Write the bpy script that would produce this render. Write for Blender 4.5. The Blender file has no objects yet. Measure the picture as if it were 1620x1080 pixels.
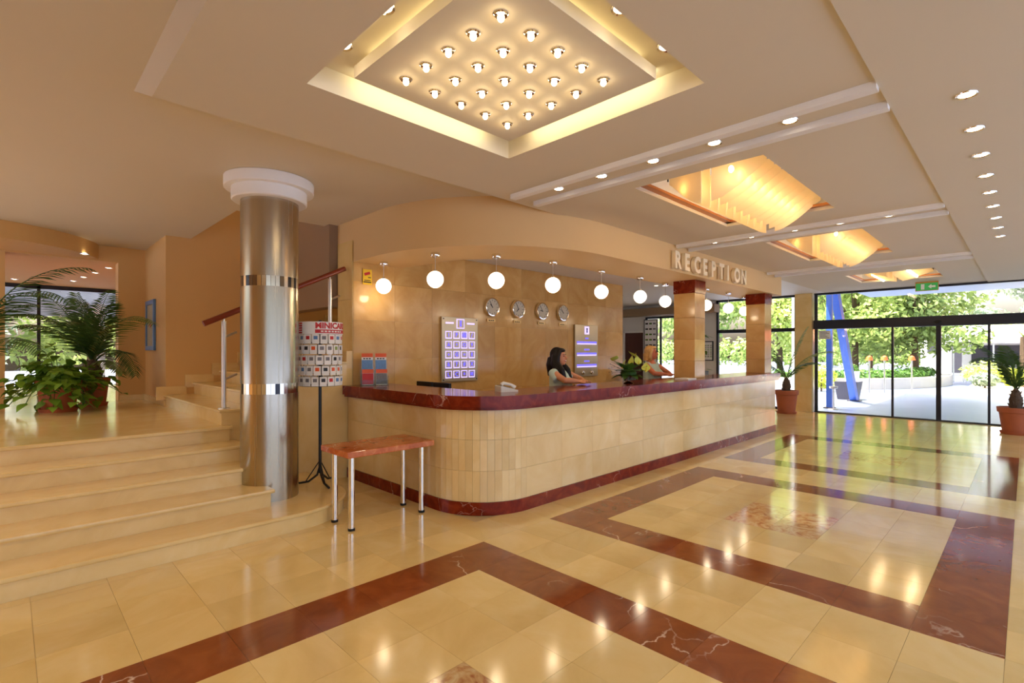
import bpy, bmesh, math, random
from mathutils import Vector, Matrix
random.seed(7)
R = math.radians
S = bpy.context.scene
COL = S.collection

# ------------------------------------------------------------------ camera, sky, sun, exposure
cam = bpy.data.cameras.new('camera'); camo = bpy.data.objects.new('camera', cam); COL.objects.link(camo)
cam.sensor_width = 36; cam.lens = 806 / 1620 * 36; cam.shift_y = 16 / 1620; cam.clip_start = .05; cam.clip_end = 300
camo.location = (0, 0, 1.6); camo.rotation_euler = (R(90), 0, R(-44.7)); S.camera = camo
W = bpy.data.worlds.new('sky_world'); S.world = W; W.use_nodes = True
wn = W.node_tree.nodes; wl = W.node_tree.links
bg = wn['Background']
sk = wn.new('ShaderNodeTexSky'); sk.sky_type = 'NISHITA'; sk.sun_disc = False
sk.sun_elevation = R(66); sk.sun_rotation = R(20); sk.air_density = 1.0; sk.dust_density = 8.0; sk.ozone_density = .6
wl.new(sk.outputs[0], bg.inputs[0]); bg.inputs[1].default_value = .68
sun = bpy.data.lights.new('sun', 'SUN'); sun.energy = 13.0; sun.angle = R(1.0); sun.color = (1, .95, .86)
suno = bpy.data.objects.new('sun', sun); COL.objects.link(suno)
suno.rotation_euler = Vector((.35, -.25, -1.0)).to_track_quat('-Z', 'Y').to_euler()
S.view_settings.view_transform = 'Standard'; S.view_settings.look = 'None'
S.view_settings.exposure = 0.60; S.view_settings.gamma = 1; S.view_settings.use_curve_mapping = False
S.cycles.use_denoising = True
S.cycles.max_bounces = 8; S.cycles.diffuse_bounces = 5; S.cycles.glossy_bounces = 4
S.cycles.transparent_max_bounces = 12; S.cycles.sample_clamp_indirect = 6
LAMP = 0.7          # overall strength of the lobby lamps
WARM = (1.0, .78, .50)

# ------------------------------------------------------------------ material helpers
def lin(c):
    return tuple(((v / 255) / 12.92 if v / 255 <= .04045 else ((v / 255 + .055) / 1.055) ** 2.4) for v in c) + (1,)
def base(name):
    m = bpy.data.materials.new(name); m.use_nodes = True
    return m, m.node_tree.nodes, m.node_tree.links, m.node_tree.nodes['Principled BSDF']
def plain(name, rgb, rough=.5, metal=0, emit=0, ecol=None, var=.06, scale=6, spec=.5, bump=0, trans=0):
    m, n, l, p = base(name)
    tc = n.new('ShaderNodeTexCoord'); nz = n.new('ShaderNodeTexNoise'); nz.inputs['Scale'].default_value = scale
    nz.inputs['Detail'].default_value = 4
    l.new(tc.outputs['Object'], nz.inputs['Vector'])
    mx = n.new('ShaderNodeMix'); mx.data_type = 'RGBA'
    c = lin(rgb)
    mx.inputs[6].default_value = tuple(v * (1 - var) for v in c[:3]) + (1,)
    mx.inputs[7].default_value = tuple(min(1, v * (1 + var)) for v in c[:3]) + (1,)
    l.new(nz.outputs[0], mx.inputs[0]); l.new(mx.outputs[2], p.inputs['Base Color'])
    p.inputs['Roughness'].default_value = rough; p.inputs['Metallic'].default_value = metal
    p.inputs['Specular IOR Level'].default_value = spec
    if trans: p.inputs['Transmission Weight'].default_value = trans
    if emit:
        p.inputs['Emission Color'].default_value = lin(ecol or rgb); p.inputs['Emission Strength'].default_value = emit
    if bump:
        b = n.new('ShaderNodeBump'); b.inputs['Strength'].default_value = bump; b.inputs['Distance'].default_value = .01
        l.new(nz.outputs[0], b.inputs['Height']); l.new(b.outputs[0], p.inputs['Normal'])
    return m
def stone(name, stops, rough=.12, scale=2.2, veins=None, vscale=1.6, vwidth=.012, rand=.16, spec=.5, coat=0, distort=1.2):
    """polished stone: cloudy ramp, one tint per slab, optional pale veins"""
    m, n, l, p = base(name)
    geo = n.new('ShaderNodeNewGeometry'); oi = n.new('ShaderNodeObjectInfo')
    sc = n.new('ShaderNodeMath'); sc.operation = 'MULTIPLY'; sc.inputs[1].default_value = 37.0
    l.new(oi.outputs['Random'], sc.inputs[0])
    ad = n.new('ShaderNodeVectorMath'); ad.operation = 'ADD'
    l.new(geo.outputs['Position'], ad.inputs[0]); l.new(sc.outputs[0], ad.inputs[1])
    nz = n.new('ShaderNodeTexNoise'); nz.inputs['Scale'].default_value = scale; nz.inputs['Detail'].default_value = 7
    nz.inputs['Roughness'].default_value = .6; nz.inputs['Distortion'].default_value = distort
    l.new(ad.outputs[0], nz.inputs['Vector'])
    cr = n.new('ShaderNodeValToRGB'); e = cr.color_ramp.elements
    e[0].position, e[0].color = stops[0][0], lin(stops[0][1]); e[1].position, e[1].color = stops[-1][0], lin(stops[-1][1])
    for pos, c in stops[1:-1]:
        k = e.new(pos); k.color = lin(c)
    l.new(nz.outputs[0], cr.inputs[0])
    out = cr.outputs[0]
    if veins:
        vo = n.new('ShaderNodeTexVoronoi'); vo.feature = 'DISTANCE_TO_EDGE'; vo.inputs['Scale'].default_value = vscale
        wp = n.new('ShaderNodeTexNoise'); wp.inputs['Scale'].default_value = 3.5; wp.inputs['Detail'].default_value = 5
        l.new(ad.outputs[0], wp.inputs['Vector'])
        a2 = n.new('ShaderNodeVectorMath'); a2.operation = 'MULTIPLY_ADD'; a2.inputs[1].default_value = (.5, .5, .5)
        l.new(wp.outputs['Color'], a2.inputs[0]); l.new(ad.outputs[0], a2.inputs[2]); l.new(a2.outputs[0], vo.inputs['Vector'])
        mr = n.new('ShaderNodeMapRange'); mr.inputs[1].default_value = 0; mr.inputs[2].default_value = vwidth
        mr.inputs[3].default_value = 1; mr.inputs[4].default_value = 0
        l.new(vo.outputs['Distance'], mr.inputs[0])
        nb = n.new('ShaderNodeTexNoise'); nb.inputs['Scale'].default_value = 1.7; l.new(ad.outputs[0], nb.inputs['Vector'])
        mr2 = n.new('ShaderNodeMapRange'); mr2.inputs[1].default_value = .52; mr2.inputs[2].default_value = .66
        l.new(nb.outputs[0], mr2.inputs[0])
        mu = n.new('ShaderNodeMath'); mu.operation = 'MULTIPLY'; l.new(mr.outputs[0], mu.inputs[0]); l.new(mr2.outputs[0], mu.inputs[1])
        mx = n.new('ShaderNodeMix'); mx.data_type = 'RGBA'; mx.inputs[7].default_value = lin(veins)
        l.new(mu.outputs[0], mx.inputs[0]); l.new(out, mx.inputs[6]); out = mx.outputs[2]
    hv = n.new('ShaderNodeHueSaturation')
    mr3 = n.new('ShaderNodeMapRange'); mr3.inputs[3].default_value = 1 - rand; mr3.inputs[4].default_value = 1 + rand * .5
    l.new(oi.outputs['Random'], mr3.inputs[0]); l.new(mr3.outputs[0], hv.inputs['Value'])
    l.new(out, hv.inputs['Color']); l.new(hv.outputs[0], p.inputs['Base Color'])
    p.inputs['Roughness'].default_value = rough; p.inputs['Specular IOR Level'].default_value = spec
    if coat: p.inputs['Coat Weight'].default_value = coat; p.inputs['Coat Roughness'].default_value = .04
    return m
def glow(name, rgb, strength):
    m, n, l, p = base(name)
    nz = n.new('ShaderNodeTexNoise'); nz.inputs['Scale'].default_value = 30
    mr = n.new('ShaderNodeMapRange'); mr.inputs[3].default_value = strength * .8; mr.inputs[4].default_value = strength * 1.2
    l.new(nz.outputs[0], mr.inputs[0]); l.new(mr.outputs[0], p.inputs['Emission Strength'])
    p.inputs['Base Color'].default_value = lin(rgb); p.inputs['Emission Color'].default_value = lin(rgb)
    return m
def glassy(name, tint=(255, 255, 255), refl=.6):
    m = bpy.data.materials.new(name); m.use_nodes = True; n = m.node_tree.nodes; l = m.node_tree.links; n.clear()
    o = n.new('ShaderNodeOutputMaterial'); t = n.new('ShaderNodeBsdfTransparent'); g = n.new('ShaderNodeBsdfGlossy')
    g.inputs['Roughness'].default_value = .02; t.inputs[0].default_value = lin(tint)
    fr = n.new('ShaderNodeFresnel'); fr.inputs[0].default_value = 1.45
    mu = n.new('ShaderNodeMath'); mu.operation = 'MULTIPLY'; mu.inputs[1].default_value = refl
    mx = n.new('ShaderNodeMixShader')
    l.new(fr.outputs[0], mu.inputs[0]); l.new(mu.outputs[0], mx.inputs[0]); l.new(t.outputs[0], mx.inputs[1]); l.new(g.outputs[0], mx.inputs[2])
    l.new(mx.outputs[0], o.inputs[0])
    return m
def leafmat(name, rgb, rgb2, rough=.45):
    m, n, l, p = base(name)
    geo = n.new('ShaderNodeNewGeometry'); nz = n.new('ShaderNodeTexNoise'); nz.inputs['Scale'].default_value = 3
    oi = n.new('ShaderNodeObjectInfo')
    ad = n.new('ShaderNodeMath'); ad.operation = 'MULTIPLY_ADD'; ad.inputs[1].default_value = .5
    l.new(geo.outputs['Position'], nz.inputs['Vector'])
    l.new(geo.outputs['Random Per Island'], ad.inputs[0]); l.new(nz.outputs[0], ad.inputs[2])
    sb = n.new('ShaderNodeMath'); sb.operation = 'SUBTRACT'; sb.inputs[1].default_value = .25; l.new(ad.outputs[0], sb.inputs[0])
    a3 = n.new('ShaderNodeMath'); a3.operation = 'MULTIPLY_ADD'; a3.inputs[1].default_value = .3; l.new(oi.outputs['Random'], a3.inputs[0]); l.new(sb.outputs[0], a3.inputs[2])
    mx = n.new('ShaderNodeMix'); mx.data_type = 'RGBA'; mx.inputs[6].default_value = lin(rgb); mx.inputs[7].default_value = lin(rgb2)
    l.new(a3.outputs[0], mx.inputs[0]); l.new(mx.outputs[2], p.inputs['Base Color']); p.inputs['Roughness'].default_value = rough
    tr = n.new('ShaderNodeBsdfTranslucent'); l.new(mx.outputs[2], tr.inputs[0])
    ms = n.new('ShaderNodeMixShader'); ms.inputs[0].default_value = .3
    o = n['Material Output']; l.new(p.outputs[0], ms.inputs[1]); l.new(tr.outputs[0], ms.inputs[2]); l.new(ms.outputs[0], o.inputs[0])
    return m

M = {}
M['cream'] = stone('cream_marble', [(.2, (218, 184, 112)), (.5, (230, 200, 132)), (.8, (238, 214, 156))], .12, 1.6, rand=.10, spec=.8)
M['step'] = stone('step_marble', [(.2, (224, 186, 114)), (.5, (235, 202, 134)), (.8, (242, 216, 158))], .14, 1.6, rand=.05)
M['brown'] = stone('red_brown_marble', [(.25, (122, 60, 26)), (.5, (142, 74, 34)), (.8, (160, 90, 46))], .10, 3.0, (226, 196, 170), 1.3, .012, .12, spec=.9)
M['breccia'] = stone('breccia_marble', [(.3, (170, 92, 52)), (.48, (214, 170, 110)), (.62, (226, 196, 146))], .10, 5.0, None, rand=.25, distort=3)
M['redtop'] = stone('red_marble', [(.25, (92, 26, 10)), (.5, (124, 38, 16)), (.8, (152, 62, 30))], .11, 6.0, (236, 200, 176), 3.0, .014, .05, spec=.18)
M['orange'] = stone('orange_marble', [(.25, (166, 76, 30)), (.5, (202, 106, 50)), (.8, (230, 156, 98))], .1, 7.0, (240, 205, 170), 5, .02, .05)
M['honey'] = stone('honey_marble', [(.2, (196, 146, 78)), (.5, (214, 168, 100)), (.8, (228, 190, 126))], .16, 1.8, rand=.12)
M['panel'] = stone('counter_marble', [(.2, (224, 188, 124)), (.5, (234, 204, 144)), (.8, (242, 220, 168))], .10, 1.6, rand=.09, spec=.6)
M['ceil'] = plain('ceiling_paint', (220, 208, 182), .7, var=.02, scale=1)
M['ceilwhite'] = plain('ceiling_white_paint', (240, 236, 228), .6, var=.02, scale=1)
M['wall'] = plain('tan_wall_paint', (222, 176, 106), .7, var=.03, scale=2)
M['soffit'] = plain('soffit_paint', (222, 186, 128), .65, var=.02, scale=2)
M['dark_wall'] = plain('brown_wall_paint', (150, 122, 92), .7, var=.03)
M['office'] = plain('office_white_paint', (226, 222, 214), .7, var=.02)
M['white'] = plain('white_paint', (238, 234, 226), .45, var=.02)
M['steel'] = plain('brushed_steel', (184, 174, 156), .22, 1, var=.05, scale=2)
_n = M['steel'].node_tree; _mp = _n.nodes.new('ShaderNodeMapping'); _mp.inputs['Scale'].default_value = (9, 9, .12)
_tc = [x for x in _n.nodes if x.type == 'TEX_COORD'][0]; _nz = _n.nodes.new('ShaderNodeTexNoise'); _nz.inputs['Scale'].default_value = 3
_mr = _n.nodes.new('ShaderNodeMapRange'); _mr.inputs[3].default_value = .10; _mr.inputs[4].default_value = .38
_n.links.new(_tc.outputs['Object'], _mp.inputs['Vector']); _n.links.new(_mp.outputs[0], _nz.inputs['Vector']); _n.links.new(_nz.outputs[0], _mr.inputs[0])
_n.links.new(_mr.outputs[0], _n.nodes['Principled BSDF'].inputs['Roughness'])
M['steel2'] = plain('satin_steel', (214, 208, 198), .3, 1, var=.04)
M['chrome'] = plain('chrome', (236, 230, 222), .08, 1, var=.02)
M['gold'] = plain('polished_letter_metal', (255, 242, 212), .3, .35, var=.02)
M['black'] = plain('black_paint', (18, 17, 18), .4, var=.1)
M['rubber'] = plain('black_rubber', (12, 12, 12), .7, var=.1)
M['wood'] = plain('red_varnished_wood', (132, 52, 22), .3, var=.25, scale=14)
M['doorwood'] = plain('dark_door_wood', (78, 34, 22), .35, var=.2, scale=8)
M['darkframe'] = plain('dark_window_metal', (52, 54, 64), .4, .6, var=.05)
M['blue'] = plain('blue_steel_paint', (58, 104, 200), .35, var=.05)
M['terra'] = plain('terracotta', (176, 92, 54), .65, var=.12, scale=9)
M['soil'] = plain('soil', (50, 36, 26), .95, var=.4, scale=30, bump=.6)
M['glass'] = glassy('clear_glass')
M['acrylic'] = glassy('clear_acrylic', (246, 250, 252), .25)
M['bowl'] = glassy('cut_glass', (226, 232, 230), 1.6)
M['bulb'] = glow('bulb_glow', (255, 226, 170), 14)
M['lens'] = glow('downlight_glow', (255, 240, 214), 7)
M['globe'] = glow('globe_glow', (255, 244, 226), 1.15)
M['cove'] = glow('cove_tube_glow', (255, 240, 190), 1.5)
M['blueglow'] = glow('blue_light', (104, 96, 250), .9)
M['lilac'] = glow('lilac_light', (200, 186, 255), .85)
M['plaque'] = plain('plaque_metal', (196, 178, 146), .35, .8, var=.04)
M['paper'] = plain('white_paper', (240, 238, 232), .6, var=.02)
M['redprint'] = plain('red_print', (196, 34, 36), .5, var=.05)
M['orangeprint'] = plain('orange_print', (232, 92, 30), .45, var=.05)
M['blueprint'] = plain('blue_print', (98, 140, 190), .45, var=.35, scale=40)
M['greyprint'] = plain('grey_print', (120, 116, 118), .45, var=.5, scale=40)
M['darkprint'] = plain('dark_print', (40, 34, 32), .5, var=.3, scale=40)
M['yellow'] = plain('yellow_print', (240, 196, 30), .5, var=.03)
M['clockface'] = plain('clock_face', (206, 196, 172), .5, var=.03)
M['brass'] = plain('brass_plate', (224, 186, 116), .35, .4, var=.04)
M['framebl'] = plain('blue_picture_frame', (92, 132, 184), .4, var=.08)
M['matbeige'] = plain('picture_beige', (170, 160, 130), .6, var=.2, scale=14)
M['copper'] = plain('copper_trim', (196, 128, 74), .35, .5, var=.05)
M['exit'] = glow('exit_green', (40, 130, 60), .5)
M['amber'] = plain('amber_plastic', (206, 130, 40), .4, var=.05)
M['skin'] = plain('skin', (206, 138, 98), .5, var=.04, scale=10)
M['skin2'] = plain('skin_tanned', (206, 118, 82), .5, var=.04, scale=10)
M['hairdark'] = plain('dark_hair', (20, 12, 10), .45, var=.4, scale=40, spec=.25)
M['hairblond'] = plain('blond_hair', (206, 160, 96), .4, var=.3, scale=40)
M['blouse'] = plain('pale_mint_cloth', (186, 206, 196), .8, var=.06, scale=30)
M['skirt'] = plain('navy_cloth', (34, 38, 60), .8, var=.06)
M['eye'] = plain('eye_dark', (30, 20, 16), .2, var=.1)
M['lip'] = plain('lip_red', (176, 70, 62), .4, var=.05)
M['teeth'] = plain('teeth_white', (240, 234, 224), .3, var=.01)
M['palm'] = leafmat('palm_leaf', (34, 62, 26), (78, 112, 48))
M['palmdry'] = leafmat('palm_leaf_pale', (84, 104, 44), (142, 156, 76))
M['pothos'] = leafmat('pothos_leaf', (46, 96, 20), (150, 186, 56))
M['tree1'] = leafmat('tree_leaf_bright', (84, 124, 44), (214, 226, 128), .6)
M['tree2'] = leafmat('tree_leaf_dark', (44, 78, 34), (168, 190, 104), .6)
M['tree3'] = leafmat('tree_leaf_grey', (70, 92, 70), (176, 192, 160), .6)
M['hedge'] = leafmat('hedge_leaf', (30, 66, 24), (96, 140, 50), .6)
M['lime'] = leafmat('lime_shrub_leaf', (150, 176, 40), (226, 226, 90), .6)
M['anth'] = plain('anthurium_bract', (204, 214, 96), .3, var=.12, scale=20)
M['bark'] = plain('bark', (92, 72, 54), .9, var=.3, scale=12, bump=.6)
M['plaza'] = stone('plaza_paving', [(.2, (94, 106, 132)), (.5, (106, 118, 144)), (.8, (118, 128, 152))], .35, 1.2, rand=.0)
M['concrete'] = plain('pale_concrete', (200, 190, 172), .8, var=.06)
M['render'] = plain('white_render', (232, 228, 222), .8, var=.04)
M['canopy'] = plain('blue_grey_canopy_paint', (150, 164, 188), .5, var=.04)
M['slat'] = plain('grey_slat', (190, 190, 186), .5, var=.05)
M['darkgrey'] = plain('dark_grey_plastic', (64, 62, 70), .5, var=.08)
M['phone'] = plain('phone_plastic', (226, 222, 212), .35, var=.02)
M['awning'] = plain('pale_awning', (236, 222, 214), .7, var=.05)
M['redroof'] = plain('red_tile_roof', (180, 70, 56), .7, var=.2, scale=20)
M['grout'] = plain('grout', (186, 160, 112), .5, var=.05)
M['frost'] = leafmat('frosted_glass_plate', (246, 222, 176), (250, 232, 192), .5)
_p = M['frost'].node_tree.nodes['Principled BSDF']; _p.inputs['Emission Color'].default_value = lin((255, 220, 150)); _p.inputs['Emission Strength'].default_value = .10
[x for x in M['frost'].node_tree.nodes if x.type == 'MIX_SHADER'][0].inputs[0].default_value = .45
M['mosA'] = plain('mosaic_mirror', (220, 214, 200), .12, 1, var=.05)
M['mosB'] = plain('mosaic_brown', (120, 100, 74), .2, .7, var=.1)
M['mosC'] = plain('mosaic_dark', (50, 52, 60), .2, .5, var=.1)
M['plaster'] = plain('white_plaster', (242, 238, 228), .5, var=.015)

# ------------------------------------------------------------------ mesh helpers
def link(name, me, mat=None, parent=None, loc=(0, 0, 0), rot=(0, 0, 0), scale=(1, 1, 1)):
    o = bpy.data.objects.new(name, me); COL.objects.link(o)
    o.location = loc; o.rotation_euler = rot; o.scale = scale
    if mat is not None and me is not None and not me.materials: me.materials.append(M[mat] if isinstance(mat, str) else mat)
    if parent is not None: o.parent = parent
    return o
def mk(name, bm, mat, parent=None, smooth=False, loc=(0, 0, 0), rot=(0, 0, 0)):
    bmesh.ops.recalc_face_normals(bm, faces=bm.faces[:])
    me = bpy.data.meshes.new(name); bm.to_mesh(me); bm.free()
    if smooth:
        for p in me.polygons: p.use_smooth = True
        try: me.set_sharp_from_angle(angle=R(40))
        except Exception: pass
    return link(name, me, mat, parent, loc, rot)
def tag(o, label=None, cat=None, group=None, kind=None):
    if label: o['label'] = label
    if cat: o['category'] = cat
    if group: o['group'] = group
    if kind: o['kind'] = kind
    return o
def empty(name, loc=(0, 0, 0), rz=0):
    o = bpy.data.objects.new(name, None); COL.objects.link(o); o.location = loc; o.rotation_euler = (0, 0, rz); o.empty_display_size = .1
    return o
def dup(o, loc=None, parent=None):
    c = o.copy(); COL.objects.link(c)
    if parent is not None: c.parent = parent
    if loc is not None: c.location = loc
    for ch in list(o.children): dup(ch, None, c)
    return c
def bx(bm, x0, x1, y0, y1, z0, z1, bev=0, mtx=None):
    vs = [bm.verts.new((x, y, z)) for x in (x0, x1) for y in (y0, y1) for z in (z0, z1)]
    fs = [bm.faces.new([vs[i] for i in q]) for q in ((0, 1, 3, 2), (4, 6, 7, 5), (0, 4, 5, 1), (2, 3, 7, 6), (0, 2, 6, 4), (1, 5, 7, 3))]
    if bev:
        es = set(e for f in fs for e in f.edges)
        r = bmesh.ops.bevel(bm, geom=list(es), offset=bev, segments=2, affect='EDGES', profile=.6)
        vs = list({v for f in r['faces'] for v in f.verts} | {v for v in vs if v.is_valid})
    if mtx is not None: bmesh.ops.transform(bm, matrix=mtx, verts=[v for v in vs if v.is_valid])
def box(name, mat, x0, x1, y0, y1, z0, z1, bev=0, parent=None, **k):
    bm = bmesh.new(); bx(bm, x0, x1, y0, y1, z0, z1, bev); return mk(name, bm, mat, parent, **k)
def lathe(bm, prof, cx=0, cy=0, seg=32, a0=0, a1=2 * math.pi):
    full = abs(a1 - a0 - 2 * math.pi) < 1e-6
    n = seg if full else seg + 1
    rings = []
    for r, z in prof:
        if r < 1e-6: rings.append([bm.verts.new((cx, cy, z))] * n)
        else: rings.append([bm.verts.new((cx + r * math.cos(a0 + (a1 - a0) * i / seg), cy + r * math.sin(a0 + (a1 - a0) * i / seg), z)) for i in range(n)])
    for a, b in zip(rings, rings[1:]):
        for i in range(seg):
            j = (i + 1) % n
            f = []
            for v in (a[i], a[j], b[j], b[i]):
                if v not in f: f.append(v)
            if len(f) > 2:
                try: bm.faces.new(f)
                except ValueError: pass
def tube(bm, pts, rad, seg=10, cap=True):
    pts = [Vector(p) for p in pts]; rs = rad if isinstance(rad, (list, tuple)) else [rad] * len(pts)
    rings = []; up = None
    for i, p in enumerate(pts):
        d = (pts[min(i + 1, len(pts) - 1)] - pts[max(i - 1, 0)]).normalized()
        if up is None:
            up = d.orthogonal().normalized()
        else:
            up = (up - d * up.dot(d)); up = up.normalized() if up.length > 1e-5 else d.orthogonal().normalized()
        s = d.cross(up)
        rings.append([bm.verts.new(p + (up * math.cos(2 * math.pi * k / seg) + s * math.sin(2 * math.pi * k / seg)) * rs[i]) for k in range(seg)])
    for a, b in zip(rings, rings[1:]):
        for k in range(seg): bm.faces.new((a[k], a[(k + 1) % seg], b[(k + 1) % seg], b[k]))
    if cap: bm.faces.new(rings[0][::-1]); bm.faces.new(rings[-1])
def prism(bm, poly, z0, z1):
    """extrude an xy polygon between two heights"""
    a = [bm.verts.new((x, y, z0)) for x, y in poly]; b = [bm.verts.new((x, y, z1)) for x, y in poly]
    n = len(poly); bm.faces.new(a[::-1]); bm.faces.new(b)
    for i in range(n): bm.faces.new((a[i], a[(i + 1) % n], b[(i + 1) % n], b[i]))
def prism_xz(bm, poly, y0, y1):
    a = [bm.verts.new((x, y0, z)) for x, z in poly]; b = [bm.verts.new((x, y1, z)) for x, z in poly]
    n = len(poly); bm.faces.new(a); bm.faces.new(b[::-1])
    for i in range(n): bm.faces.new((a[i], a[(i + 1) % n], b[(i + 1) % n], b[i]))
def ribbon(bm, inner, outer, z0, z1):
    """solid wall between two plan curves of equal length"""
    n = len(inner)
    q = [[bm.verts.new((c[i][0], c[i][1], z)) for i in range(n)] for c in (outer, inner) for z in (z0, z1)]
    o0, o1, i0, i1 = q
    for k in range(n - 1):
        bm.faces.new((o0[k], o0[k + 1], o1[k + 1], o1[k])); bm.faces.new((i0[k], i1[k], i1[k + 1], i0[k + 1]))
        bm.faces.new((o1[k], o1[k + 1], i1[k + 1], i1[k])); bm.faces.new((o0[k], i0[k], i0[k + 1], o0[k + 1]))
    for k in (0, n - 1): bm.faces.new((o0[k], o1[k], i1[k], i0[k]))
def plate(bm, x0, x1, y0, y1, z0, z1, holes=()):
    xs = sorted({x0, x1, *[h[0] for h in holes], *[h[1] for h in holes]}); ys = sorted({y0, y1, *[h[2] for h in holes], *[h[3] for h in holes]})
    for a, b in zip(xs, xs[1:]):
        for c, d in zip(ys, ys[1:]):
            if any(h[0] <= (a + b) / 2 <= h[1] and h[2] <= (c + d) / 2 <= h[3] for h in holes): continue
            bx(bm, a, b, c, d, z0, z1)
def ball(bm, c, r, seg=16, rings=10, mtx=None):
    g = bmesh.ops.create_uvsphere(bm, u_segments=seg, v_segments=rings, radius=1)
    r = r if isinstance(r, (tuple, list)) else (r, r, r)
    for v in g['verts']: v.co = Vector((v.co.x * r[0], v.co.y * r[1], v.co.z * r[2]))
    if mtx is not None: bmesh.ops.transform(bm, matrix=mtx, verts=g['verts'])
    for v in g['verts']: v.co += Vector(c)
    return g['verts']
def text_mesh(s, size, depth, bold=.0):
    cu = bpy.data.curves.new('lettering', 'FONT'); cu.body = s; cu.size = size; cu.extrude = depth; cu.offset = bold; cu.resolution_u = 3
    o = bpy.data.objects.new('lettering', cu); COL.objects.link(o); bpy.context.view_layer.update()
    me = bpy.data.meshes.new_from_object(o.evaluated_get(bpy.context.evaluated_depsgraph_get()))
    bpy.data.objects.remove(o); bpy.data.curves.remove(cu); me.materials.clear()
    return me
def area_light(name, loc, size, energy, color=WARM, direction=(0, 0, -1), sy=None, parent=None):
    li = bpy.data.lights.new(name, 'AREA'); li.energy = energy * LAMP; li.color = color; li.shape = 'RECTANGLE'; li.size = size; li.size_y = sy or size
    o = bpy.data.objects.new(name, li); COL.objects.link(o); o.location = loc
    o.rotation_euler = Vector(direction).to_track_quat('-Z', 'Y').to_euler()
    if parent: o.parent = parent
    return o
def point_light(name, loc, energy, color=WARM, rad=.05, spot=None, parent=None):
    li = bpy.data.lights.new(name, 'SPOT' if spot else 'POINT'); li.energy = energy * LAMP; li.color = color; li.shadow_soft_size = rad
    if spot: li.spot_size = R(spot); li.spot_blend = .8
    o = bpy.data.objects.new(name, li); COL.objects.link(o); o.location = loc
    if parent: o.parent = parent
    return o

# ================================================================== SETTING
CZ = 3.14      # ceiling of the hall
LZ = 3.30      # ceiling over the stairs
LAND = .80     # landing height
GX = 15.25     # glazed end of the hall
g = box('ground', 'plaza', -40, 90, -60, 60, -.08, -.05); tag(g, 'pale blue-grey stone paved plaza outside the glass front', 'paving', kind='structure')

# ---- floor with its tiles
fl = box('floor', 'grout', -4, GX, -3, 10.4, -.045, -.004)
tag(fl, 'polished cream marble lobby floor inlaid with red-brown marble squares', 'floor', kind='structure')
bm = bmesh.new(); bx(bm, 0, 1, 0, 1, -.012, 0)
tile_me = {}
def tile_mesh(mat):
    if mat not in tile_me:
        b = bmesh.new(); bx(b, 0, 1, 0, 1, -.012, 0); bmesh.ops.recalc_face_normals(b, faces=b.faces[:])
        me = bpy.data.meshes.new('tile'); b.to_mesh(me); b.free(); me.materials.append(M[mat]); tile_me[mat] = me
    return tile_me[mat]
bm.free()
PITCH, T, G2 = 3.98, .3925, .42
xs = []
x = -.29
for k in range(4):
    for i in range(8): xs.append((x, x + T, k, i)); x += T
    for i in range(2): xs.append((x, x + G2, k, -1 - i)); x += G2
ys = [(-.76, -.34, -1), (-.34, .08, -1)] + [(.08 + T * j, .08 + T * (j + 1), j) for j in range(8)]
y = 3.22
for j in range(8): ys.append((y, y + G2, -1)); y += G2
tiles = []
def inplat(x, y): return (x - 1.86) ** 2 + (y - 5.25) ** 2 < .6 ** 2 or (x < 1.86 and y > 4.60) or (x < 2.5 and y > 5.25)
for x0, x1, k, i in xs:
    if x0 > GX - .05: continue
    x1 = min(x1, GX - .03)
    for y0, y1, j in ys:
        if x0 > 3.0 and x0 < 11.0 and y0 > 3.5: continue
        if x0 < 3.1 and x1 > 3.1 and y0 > 3.5: x1c = 3.12
        else: x1c = x1
        if x0 < 3.1 and (y0 > 6.2 or inplat((x0 + x1) / 2, y0)): continue
        if y0 > 4.85 and x0 < 1.5: continue
        if y0 > 4.45 and x0 < 1.5: y1 = 4.6
        mat, nm = 'cream', 'floor_tile'
        if k < 3 and i >= 0 and j >= 0:
            if i in (0, 7) or j in (0, 7): mat, nm = 'brown', 'border_tile'
            elif i in (3, 4) and j in (3, 4): mat, nm = 'breccia', 'centre_tile'
        tiles.append((math.hypot(x0, y0), x0, x1c, y0, y1, mat, nm))
tiles.sort()
ncream = 0; rest = bmesh.new()
for d, x0, x1, y0, y1, mat, nm in tiles:
    if mat == 'cream':
        ncream += 1
        if ncream > 295:
            bx(rest, x0 + .0008, x1 - .0008, y0 + .0008, y1 - .0008, -.012, 0); continue
    link(nm, tile_mesh(mat), None, fl, (x0 + .0008, y0 + .0008, 0), scale=(x1 - x0 - .0016, y1 - y0 - .0016, 1))
o = mk('far_floor_tiles', rest, 'cream', fl); o['kind'] = 'stuff'

# ---- staircase to the landing
Y1 = [4.58, 4.95, 5.32, 5.69, 6.05]
RZ = LAND / 5
st = empty('staircase', (0, 4.6, 0)); tag(st, 'wide cream marble staircase rising five steps to the plant landing', 'stairs', kind='structure')
st.location = (0, 0, 0)
pc = (1.86, 5.25)
def plat_poly(r):
    p = [(-3, pc[1] - r), (1.86, pc[1] - r)] + [(pc[0] + r * math.cos(a), pc[1] + r * math.sin(a)) for a in [R(-90 + 90 * i / 18) for i in range(1, 19)]]
    return p + [(pc[0] + r, 6.08), (-3, 6.08)]
bm = bmesh.new(); prism(bm, plat_poly(.67), .0, RZ - .035); mk('riser', bm, 'step', st)
bm = bmesh.new(); prism(bm, plat_poly(.695), RZ - .035, RZ); o = mk('tread', bm, 'step', st)
bv = o.modifiers.new('round', 'BEVEL'); bv.width = .012; bv.segments = 2; bv.limit_method = 'ANGLE'
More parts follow.
